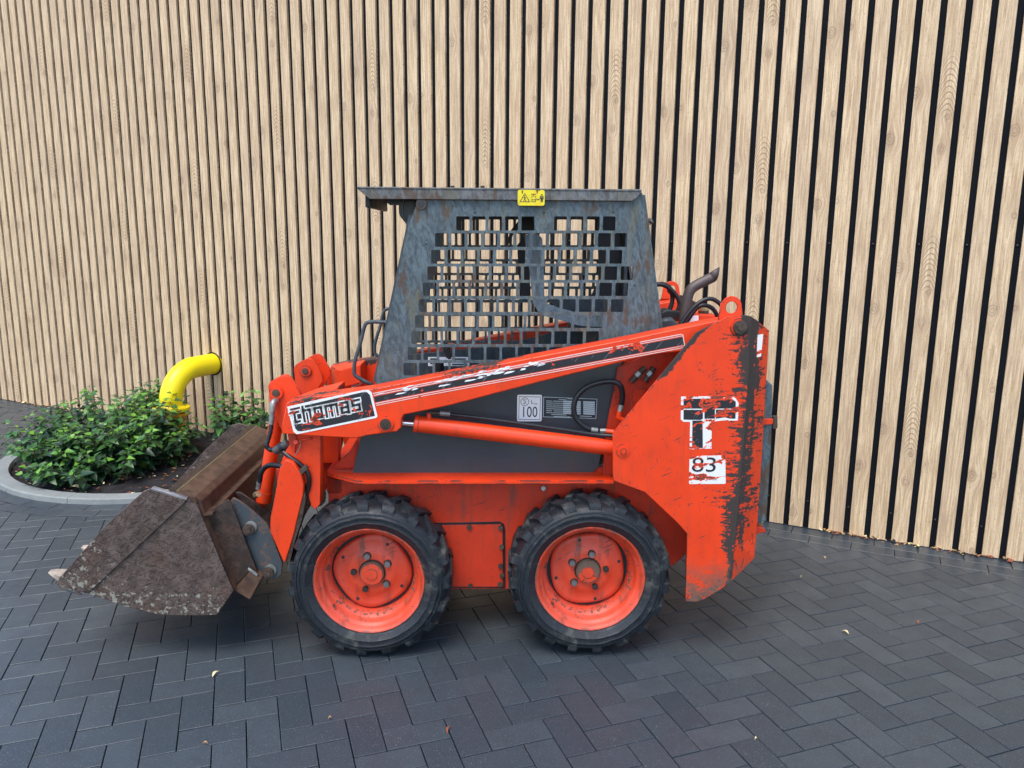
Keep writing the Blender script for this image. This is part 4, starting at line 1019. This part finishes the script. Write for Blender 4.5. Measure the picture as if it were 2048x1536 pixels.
# ---- front legs, links and tilt cylinders
leg = plate('arm_leg', [(592, 868), (641, 868), (640, 1008), (629.5, 1019), (622, 1012), (614, 975), (600, 940), (575, 925), (560, 930), (570, 905)], .09, .06, 'orange', LD)
leg2 = plate('arm_leg', [(571, 920), (585, 924), (601, 948), (607, 968), (606, 990), (600, 1015), (594, 1040), (588, 1068), (575, 1110), (571, 1124), (566, 1122), (552, 1090), (540, 1063), (541, 1035), (551, 985), (560, 935)], .055, .05, 'orange', LD, bev=.003)
plate('leg_worn_edge', [(600, 1015), (608, 985), (611, 1000), (604, 1040), (592, 1075), (580, 1125), (571, 1124), (588, 1068), (594, 1040)], .06, .05, 'bolt', LD)
for o_ in (leg, leg2): mirror(o_)
plate('inner_leg', [(642, 862), (678, 862), (677, 926), (642, 926)], .30, .05, 'orange', LD)
lbox('front_crosstube', L(585, 925, .4)[0], L(640, 925, .4)[0], .15, .83, .66, .72, 'orange_dull')
plate('inner_leg', [(643, 926), (676, 922), (662, 955), (648, 985), (640, 990)], .32, .03, 'orange_dull', LD)
# tilt lugs
ear_px = [(539, 790), (537, 775), (541, 766), (552, 759), (566, 752), (575, 752), (583, 758), (600, 786), (604, 800), (585, 830), (566, 868), (540, 812)]
ear = plate('tilt_lug', ear_px, .20, .02, 'orange', LD); earb = plate('tilt_lug', [(x-1, y-2) for x, y in ear_px], .275, .02, 'orange', LD)
mirror(ear); mirror(earb)
pp = L3(553.5, 784.5, .20); e1 = cyl('lug_pin_collar', pp, pp+Vector((0, -.012, 0)), .0265, 'orange', LD, bev=.002, seg=28); cyl('lug_pin', pp+Vector((0, -.012, 0)), pp+Vector((0, -.018, 0)), .0145, 'bolt', e1, bev=.002)
pz = pp.z; px_ = pp.x
e2 = cyl('lug_pin_collar', (px_, 2*MID-.295, pz), (px_, 2*MID-.307, pz), .0265, 'orange', LD, bev=.002, seg=28); cyl('lug_pin', (px_, 2*MID-.307, pz), (px_, 2*MID-.313, pz), .0145, 'bolt', e2, bev=.002)
# tilt cylinder
t0, t1 = L3(559, 800, .235), L3(527, 1003, .235); dt = (t1-t0).normalized()
tc_ = cyl('tilt_cylinder', t0, t1, .0275, 'orange', LD, seg=36, bev=.003)
cyl('cylinder_cap', t1-dt*.045, t1+dt*.002, .0295, 'orange', tc_, seg=32, bev=.003)
cyl('piston_rod', t1-dt*.01, L3(516, 1040, .235), .0125, 'orange', tc_, seg=20, r1=.011)
tc2 = mirror(tc_)
tube('port_fitting', [L3(552, 802, .19), L3(547, 806, .17), L3(545, 822, .165)], .0125, 'zinc', tc_, seg=12); tube('hose_sleeve', [L3(545, 818, .165), L3(543, 848, .165)], .0105, 'zinc', tc_, smooth=False, seg=12)
ringhose([L3(543, 846, .165), L3(541, 862, .16), L3(536, 880, .155), L3(533, 890, .15), L3(538, 898, .15), L3(548, 900, .14)], .0085, 7)
tube('quick_coupler', [L3(550, 902, .12), L3(576, 886, .11)], .0155, 'plateblue', LD, smooth=False, seg=16); tube('coupler_ring', [L3(560, 896, .115), L3(566, 892, .115)], .0185, 'black', LD, smooth=False, seg=16)
tube('hydraulic_hose', [L3(567, 904, .10), L3(582, 916, .085), L3(596, 925, .08), L3(604, 932, .08), L3(612, 940, .08), L3(618, 955, .08), L3(617, 975, .085), L3(612, 990, .09)], .0085, 'hose', LD, seg=12)
ringhose([L3(519, 964, .15), L3(522, 946, .14), L3(531, 934, .13), L3(545, 930, .11), L3(565, 933, .09), L3(584, 939, .075), L3(596, 948, .075), L3(604, 962, .08), L3(607, 980, .09), L3(608, 1000, .10)], .0092, 30)
tube('hose_sleeve', [L3(519, 962, .15), L3(516, 978, .155)], .0095, 'zinc', tc_, smooth=False, seg=12); cyl('port_nut', L3(511, 990, .165), L3(517, 988, .145), .0125, 'brass', tc_, hexed=True)
plate('hose_clamp', [(590, 946), (611, 931), (616, 938), (597, 954)], .058, .02, 'bolt', LD)
lk = cyl('lock_pin', L3(591, 884, .085), L3(591, 884, .065), .009, 'orange', LD, hexed=True)
tube('pin_ring', [L3(598, 880, .075), L3(601, 886, .075), L3(599, 896, .075), L3(592, 908, .075), L3(589, 912, .075)], .0016, 'zinc', LD, seg=6)
plate('pin_tab', [(575, 868), (592, 870), (590, 905), (585, 900), (578, 885)], .078, .01, 'orange_dull', LD)
tube('lock_rod', [L3(603, 880, .085), L3(624, 876, .085)], .005, 'orange', LD, smooth=False, seg=8)
# quick attach plate (near) with bolts, and its far twin
qa = plate('attach_plate', [(458, 1004), (465.5, 996), (480, 1003), (505, 1022), (532, 1046), (539, 1058), (564, 1126), (562.5, 1147), (554, 1156), (544, 1159), (515.6, 1146), (500, 1118), (468, 1040)], .075, .012, 'plateblue', LD)
for x, y in ((499, 1057), (538, 1143)):
    p = L3(x, y, .075); b_ = cyl('bolt_collar', p, p+Vector((0, -.020, 0)), .0225, 'bolt', qa, bev=.002, seg=24); cyl('bolt', p+Vector((0, -.02, 0)), p+Vector((0, -.026, 0)), .012, 'bolt', qa, hexed=True)
    cyl('bolt_bush', p+Vector((.007, 0, .008)), p+Vector((.007, -.008, .008)), .0235, 'zinc', qa, bev=.002)
mirror(qa)
plate('attach_gusset', [(470, 985), (480, 985), (545, 1030), (540, 1056), (500, 1020)], .18, .012, 'bucketdark', LD); plate('attach_gusset', [(470, 985), (480, 985), (545, 1030), (540, 1056), (500, 1020)], .60, .012, 'bucketdark', LD)
cyl('attach_crosstube', L3(520, 1075, .09), L3(520, 1075, .09)+Vector((0, .80, 0)), .03, 'blackpaint', LD)

# ---- bucket
sidep = [(122, 1177), (110, 1166), (215, 1047), (286.5, 983), (302, 977), (372, 997), (394, 1011.5), (410, 1050), (467, 1181.6), (433, 1230), (380, 1231), (322, 1230), (250, 1213), (175.5, 1187), (150, 1184)]
Wd = 1.02
sh = [L(x, y, 0.) for x, y in ((340, 984), (394, 1011.5), (410, 1050), (467, 1181.6), (433, 1229), (322, 1229), (175.5, 1186), (112, 1167))]
bsh = link('bucket', bpy.data.meshes.new('bucket'), 'bucket2', LD, label='rusty brown bucket shell with muddy scraped side plates')
bm = bmesh.new(); tk = .010
for i in range(1, len(sh)-1):
    pass
A_ = [bm.verts.new((x, .006, z)) for x, z in sh]; B_ = [bm.verts.new((x, Wd-.006, z)) for x, z in sh]
for i in range(len(sh)-1): bm.faces.new((A_[i], A_[i+1], B_[i+1], B_[i]))
bmesh.ops.recalc_face_normals(bm, faces=bm.faces); bmesh.ops.solidify(bm, geom=list(bm.faces), thickness=tk); bmesh.ops.recalc_face_normals(bm, faces=bm.faces); bm.to_mesh(bsh.data); bm.free()
bs1 = plate('side_plate', sidep, 0., .012, 'bucket', bsh)
me = bs1.data.copy()
for v_ in me.vertices: v_.co.y += Wd-.012
link('side_plate', me, None, bsh)
# raised wear strip: its lower border is the welded diagonal
ws_ = plate('wear_strip', [(122, 1177), (110, 1166), (215, 1047), (286.5, 983), (302, 977), (372, 997), (369, 1006), (179, 1184), (150, 1184)], -.008, .008, 'bucket', bsh, bev=.002)
plate('worn_top_edge', [(303, 975.5), (373, 996), (372.5, 1000.5), (302, 979.5)], -.0085, .022, 'wornedge', bsh, bev=.001)
plate('cutting_edge', [(120, 1178), (124, 1175), (152, 1184), (164, 1190), (158, 1191)], -.0095, .006, 'plateblue', bsh)
# top beam, lip and angle iron, all running the width of the bucket
def beam(name, prof, mat, y0=.010, y1=None):
    y1 = Wd-.010 if y1 is None else y1; bm = bmesh.new(); P = [L(x, y, 0.) for x, y in prof]; n = len(P)
    a = [bm.verts.new((x, y0, z)) for x, z in P]; b = [bm.verts.new((x, y1, z)) for x, z in P]
    bm.faces.new(a); bm.faces.new(b[::-1])
    for i in range(n): bm.faces.new((a[i], b[i], b[(i+1) % n], a[(i+1) % n]))
    bmesh.ops.recalc_face_normals(bm, faces=bm.faces); bmesh.ops.bevel(bm, geom=[e for e in bm.edges if abs(e.verts[0].co.y-e.verts[1].co.y) > .5], offset=.002, segments=2, affect='EDGES')
    return link(name, me_bm(bm), mat, bsh)
beam('bucket_lip', [(335, 979), (351, 984), (351, 988), (335, 983)], 'bucketdark')
beam('top_beam', [(351, 984), (388, 997), (392, 1006), (390, 1014), (351, 990)], 'bucket2')
beam('weld_line', [(350, 982.5), (354, 983.8), (354, 986), (350, 985)], simple('ochre_mud', (.17, .135, .06), .8, 0, .3, 40, .4))
beam('angle_iron', [(388, 997), (399, 1006), (405, 1031), (421, 1030), (421, 1034), (402, 1036), (394, 1012), (386, 1000)], 'bucket2', .02, Wd-.02)
# carrier brackets at the back of the bucket
bk = plate('back_bracket', [(403, 1032), (455, 1000), (460, 1003), (517, 1149), (500, 1140), (466, 1178)], .05, .010, 'bucketdark', bsh)
plate('back_bracket', [(403, 1032), (455, 1000), (460, 1003), (517, 1149), (500, 1140), (466, 1178)], .95, .010, 'bucketdark', bsh)
hexa('bracket_sheet', [L3(405, 1032, .05), L3(455, 1000, .16), L3(514, 1146, .16), L3(466, 1178, .05)]+[L3(405, 1032, .05)+Vector((.006, .006, 0)), L3(455, 1000, .16)+Vector((.006, .006, 0)), L3(514, 1146, .16)+Vector((.006, .006, 0)), L3(466, 1178, .05)+Vector((.006, .006, 0))], 'bucketdark', bsh, .001)
hexa('bracket_foot', [L3(467, 1180, .03), L3(500, 1142, .03), L3(523.5, 1157, .03), L3(499.5, 1199.5, .03)]+[L3(467, 1180, .03)+Vector((0, .14, 0)), L3(500, 1142, .03)+Vector((0, .14, 0)), L3(523.5, 1157, .03)+Vector((0, .14, 0)), L3(499.5, 1199.5, .03)+Vector((0, .14, 0))], 'bucket2', bsh, .002)
hexa('bracket_foot', [L3(467, 1180, .03)+Vector((0, .80, 0)), L3(500, 1142, .03)+Vector((0, .80, 0)), L3(523.5, 1157, .03)+Vector((0, .80, 0)), L3(499.5, 1199.5, .03)+Vector((0, .80, 0))]+[L3(467, 1180, .03)+Vector((0, .94, 0)), L3(500, 1142, .03)+Vector((0, .94, 0)), L3(523.5, 1157, .03)+Vector((0, .94, 0)), L3(499.5, 1199.5, .03)+Vector((0, .94, 0))], 'bucket2', bsh, .002)
plate('weld_bead', [(496, 1136), (516, 1149), (513, 1153), (495, 1140)], .026, .01, 'zinc', bsh)
# teeth
def tooth(yc):
    a = L(89.5, 1151, 0.); b = L(128, 1160, 0.); d = Vector((b[0]-a[0], 0, b[1]-a[1])).normalized(); nrm = Vector((-d.z, 0, d.x)); tip = Vector((a[0], yc, a[1]))
    bm = bmesh.new(); secs = [(0, .010, .006), (.02, .020, .014), (.045, .030, .024), (.085, .036, .032), (.12, .034, .020)]; rings = []
    for (s_, hw, ht) in secs:
        c_ = tip+d*s_; rings.append([bm.verts.new(c_+Vector((0, q*hw, 0))+nrm*(r_*ht)+Vector((0, noise.noise(Vector((s_*90, q*3, yc*7+r_)))*.004, noise.noise(Vector((s_*90, q*3+5, yc*9+r_)))*.005))) for q, r_ in ((-1, -.5), (-1, .35), (-.45, .6), (.45, .6), (1, .35), (1, -.5))])
    for p, q in zip(rings, rings[1:]):
        for i in range(6): bm.faces.new((p[i], p[(i+1) % 6], q[(i+1) % 6], q[i]))
    bm.faces.new(rings[0]); bm.faces.new(rings[-1]); bmesh.ops.recalc_face_normals(bm, faces=bm.faces)
    return link('tooth', autos(me_bm(bm), 60), 'tooth', bsh)
for yc in (.035, .272, .51, .748, .985): tooth(yc)

# ---- wheels
def wheel(cx, cz, near=True, seed=1, rot=.3):
    r_ = random.Random(seed)
    wr = bpy.data.objects.new('wheel', None); COL.objects.link(wr); wr.parent = LD; wr.empty_display_size = .1; wr.location = (cx, 0, cz)
    def yy(y): return y if near else 2*MID-y
    def lathe(name, prof, mat, seg=72, parent=wr, jit=0, fr=None):
        bm = bmesh.new(); rings = []
        for (r, y) in prof:
            rings.append([bm.verts.new((r*(1+(fr(r, 2*pi*i/seg) if fr else 0))*cos(2*pi*i/seg), yy(y), r*(1+(fr(r, 2*pi*i/seg) if fr else 0))*sin(2*pi*i/seg))) for i in range(seg)])
        for p, q in zip(rings, rings[1:]):
            for i in range(seg): bm.faces.new((p[i], p[(i+1) % seg], q[(i+1) % seg], q[i]))
        if prof[0][0] < .002: bmesh.ops.remove_doubles(bm, verts=rings[0], dist=.004)
        bmesh.ops.recalc_face_normals(bm, faces=bm.faces)
        if jit:
            for v_ in bm.verts: n_v = noise.noise(v_.co*22+Vector((seed*5, 0, 0))); v_.co += v_.co.normalized()*n_v*jit
        return bm
    RB = .3145
    prof = [(.198, .032), (.207, .022), (.212, .014), (.222, .006), (.236, .000), (.239, -.003), (.243, -.001), (.257, -.003), (.2585, -.007), (.262, -.007), (.264, -.002), (.270, .001), (.272, -.002), (.276, -.001), (.279, .004), (.288, .012), (.294, .026), (.297, .05), (.298, .10), (.297, .15), (.292, .176), (.280, .196), (.255, .202), (.225, .197), (.207, .185), (.198, .172)]
    bm = lathe('tyre', prof, 'rubber', 96, jit=.0022)
    nl = 19
    for side_ in (0, 1):
        for i in range(nl):
            a0 = rot+2*pi*(i+.5*side_)/nl; wdt = 2*pi/nl*.50; sk = .19
            def P_(a, r, y): y2 = y if not side_ else .2-y; return Vector((r*cos(a), yy(y2), r*sin(a)))
            f = []
            # cross sections from the shoulder in to the middle of the tread
            secs = [(.006, .276, .290, 0.), (.012, .276, .305, .02), (.030, .280, RB, .10), (.070, .285, RB+.001, .55), (.112, .287, RB, 1.)]
            rings = []
            jw = r_.uniform(.85, 1.1)
            for (y, rl, rh, t) in secs:
                s0 = a0+sk*t; w2_ = wdt*jw*(1.0-.25*t)
                rings.append([bm.verts.new(P_(s0, rl, y)), bm.verts.new(P_(s0+.015, rh+r_.uniform(-.002, .001), y)), bm.verts.new(P_(s0+w2_-.015, rh+r_.uniform(-.002, .001), y)), bm.verts.new(P_(s0+w2_, rl, y))])
            for p, q in zip(rings, rings[1:]):
                for j in range(3): bm.faces.new((p[j], p[j+1], q[j+1], q[j]))
            bm.faces.new(rings[0]); bm.faces.new(rings[-1])
    bmesh.ops.recalc_face_normals(bm, faces=bm.faces)
    link('tyre', autos(me_bm(bm), 40), 'rubber', wr)
    # cord ridges on the wall
    bm = lathe('rim', [(.203, .030), (.2115, .020), (.2125, .014), (.209, .010), (.204, .012), (.199, .019), (.194, .028), (.190, .036), (.184, .040), (.181, .050), (.180, .066), (.176, .074), (.168, .080), (.163, .092), (.160, .110), (.160, .150), (.198, .178)], 'orange_wheel', 96)
    link('rim', autos(me_bm(bm), 40), 'orange_wheel', wr)
    def dfr(r, a): return 0 if r < .14 else (-.045+.105*(abs(sin(2*(a-rot*2)))**1.6 < .30) if r > .150 else 0)
    def dfr(r, a):
        if r < .146: return 0
        return .035*cos(4*(a-rot-.8)) - .02
    bm = lathe('disc', [(.0005, .112), (.045, .112), (.052, .098), (.072, .095), (.092, .100), (.102, .107), (.130, .104), (.148, .108), (.153, .114), (.153, .135)], 'orange_wheel', 96, fr=dfr)
    link('wheel_disc', autos(me_bm(bm), 50), 'orange_wheel', wr)
    cyl('disc_backing', (0, yy(.128), 0), (0, yy(.14), 0), .161, 'inkblack', wr, seg=40)
    s = -1 if near else 1
    cyl('hub_cap', (0, yy(.100), 0), (0, yy(.078), 0), .047, 'orange_wheel' if seed != 2 else 'orange_tower', wr, seg=32, bev=.004)
    cyl('hub_ring', (0, yy(.100), 0), (0, yy(.0965), 0), .0505, 'nutdark', wr, seg=32, bev=.002); cyl('hub_boss', (0, yy(.08), 0), (0, yy(.0745), 0), .024, 'orange_wheel', wr, seg=24, bev=.002)
    for i in range(5):
        a = 2*pi*i/5+rot; c_ = (.0715*cos(a), .0715*sin(a)); dk = (i*2+seed) % 5 in (0, 2)
        cyl('wheel_nut', (c_[0], yy(.098), c_[1]), (c_[0], yy(.081), c_[1]), .0125, 'nutdark' if dk else 'nut', wr, hexed=True, bev=.0012)
        if not dk: cyl('nut_washer', (c_[0], yy(.0985), c_[1]), (c_[0], yy(.0935), c_[1]), .0155, 'nutdark', wr, bev=.001, seg=16)
    for i in range(4):
        a = 2*pi*i/4+rot+.38*(seed == 1)+.15; c_ = (.128*cos(a), .128*sin(a)); cyl('disc_hole', (c_[0], yy(.1055), c_[1]), (c_[0], yy(.1025), c_[1]), .0062, 'inkblack', wr, seg=12)
    a = radians(218); tube('valve_stem', [Vector((.186*cos(a), yy(.060), .186*sin(a))), Vector((.176*cos(a), yy(.030), .176*sin(a)))], .0048, 'bolt', wr, smooth=False, seg=8)
    return wr
wheel(-.416, .316, True, 1, .55); wheel(.427, .320, True, 2, .12)
wheel(-.416, .316, False, 3, .7); wheel(.427, .320, False, 4, .2)
for cx in (-.416, .427): cyl('axle', (cx, .11, .318), (cx, 2*MID-.11, .318), .04, 'blackpaint', LD)

# ---- engine bay, exhaust, hoses behind the cab
lbox('engine_cover', .60, .98, .22, .76, 1.14, 1.235, 'orange_dull', bev=.01)
tank = plate('oil_tank', [(1325, 672), (1332, 636), (1376, 628), (1432, 630), (1445, 640), (1445, 672)], .45, .22, 'orange', LD, bev=.006)
plate('tank_label', [(1378, 632), (1397, 631), (1397, 646), (1377, 648)], .449, .001, 'white', tank, bev=0)
cyl('filler_neck', L3(1407, 632, .52), L3(1407, 620, .52), .022, 'bolt', tank); cyl('filler_cap', L3(1407, 621, .52), L3(1407, 615, .52), .027, 'brass', tank, bev=.003)
ex = tube('exhaust_pipe', [L3(1366, 668, .42), L3(1368, 640, .42), L3(1372, 612, .42), L3(1376, 592, .42), L3(1382, 579, .42), L3(1392, 571, .42), L3(1405, 564, .42), L3(1424, 555, .42)], .0215, 'exhaust', LD, seg=28)
# slanted open mouth
bm = bmesh.new(); d_e = (L3(1440, 545, .42)-L3(1424, 555, .42)).normalized(); base = L3(1422, 556, .42); upv = Vector((0, 1, 0)); qv = d_e.cross(upv)
r1_, r2_ = [], []
for i in range(28):
    a = 2*pi*i/28; off = (upv*cos(a)+qv*sin(a))*.0215; r1_.append(bm.verts.new(base+off)); r2_.append(bm.verts.new(base+off+d_e*(.030+.024*(off.z/.0215))))
for i in range(28): bm.faces.new((r1_[i], r1_[(i+1) % 28], r2_[(i+1) % 28], r2_[i]))
bmesh.ops.recalc_face_normals(bm, faces=bm.faces); bmesh.ops.solidify(bm, geom=list(bm.faces), thickness=.002); link('exhaust_mouth', me_bm(bm), 'exhaust', ex, smooth=True)
tube('hydraulic_hose', [L3(1305, 572, .60), L3(1325, 568, .60), L3(1340, 577, .60), L3(1345, 600, .60), L3(1336, 625, .60), L3(1320, 640, .60)], .010, 'hose', LD)
tube('hydraulic_hose', [L3(1305, 568, .58), L3(1330, 571, .58), L3(1350, 588, .58), L3(1359, 605, .58), L3(1356, 620, .58), L3(1344, 632, .58)], .010, 'hose', LD)
tube('hydraulic_hose', [L3(1362, 648, .25), L3(1374, 630, .25), L3(1390, 612, .25), L3(1408, 600, .25), L3(1424, 598, .25), L3(1438, 606, .25), L3(1444, 616, .25), L3(1442, 640, .25)], .0085, 'hose', LD)
tube('hydraulic_hose', [L3(1370, 648, .28), L3(1384, 628, .28), L3(1396, 614, .28), L3(1412, 611, .28), L3(1426, 618, .28), L3(1435, 634, .28), L3(1436, 650, .28)], .0085, 'hose', LD)
plate('rear_guard', [(1320, 640), (1345, 636), (1360, 650), (1352, 668), (1320, 672)], .30, .05, 'cabdark', LD, bev=.01)
plate('pump_body', [(1318, 626), (1335, 618), (1362, 625), (1366, 645), (1320, 650)], .45, .08, 'blackpaint', LD, bev=.008)
# rear door
rd = plate('rear_door', [(1500, 752), (1532, 758), (1546, 771), (1543, 900), (1534, 1043), (1500, 1050)], .12, .70, 'cab', LD, bev=.006, label='blue-grey rear door edge')
cyl('door_hinge', L3(1549, 832, .14), L3(1549, 856, .14), .011, 'bolt', rd, seg=14); plate('hinge_leaf', [(1524, 838), (1546, 838), (1546, 848), (1524, 850)], .11, .012, 'orange', rd)
plate('tail_foot', [(1505, 1052), (1530, 1058), (1533, 1064), (1505, 1070)], .12, .6, 'orange_dull', LD)
# manufacturer label on the far arm, seen past the cab
wl_ = plate('warning_sticker', [(702, 758), (722, 744), (724, 768), (703, 776)], .835, .001, 'white', LD, bev=0)
ribbon('sticker_band', [[(702.5, 759.5), (722, 747.5)]], 5, .8335, simple('orange_print', (.75, .3, .03), .5), wl_)
ribbon('sticker_text', [[(704, 765), (722, 757)], [(704, 769), (722, 761)], [(704, 773), (721, 765)]], 1, .8335, 'inkblack', wl_)
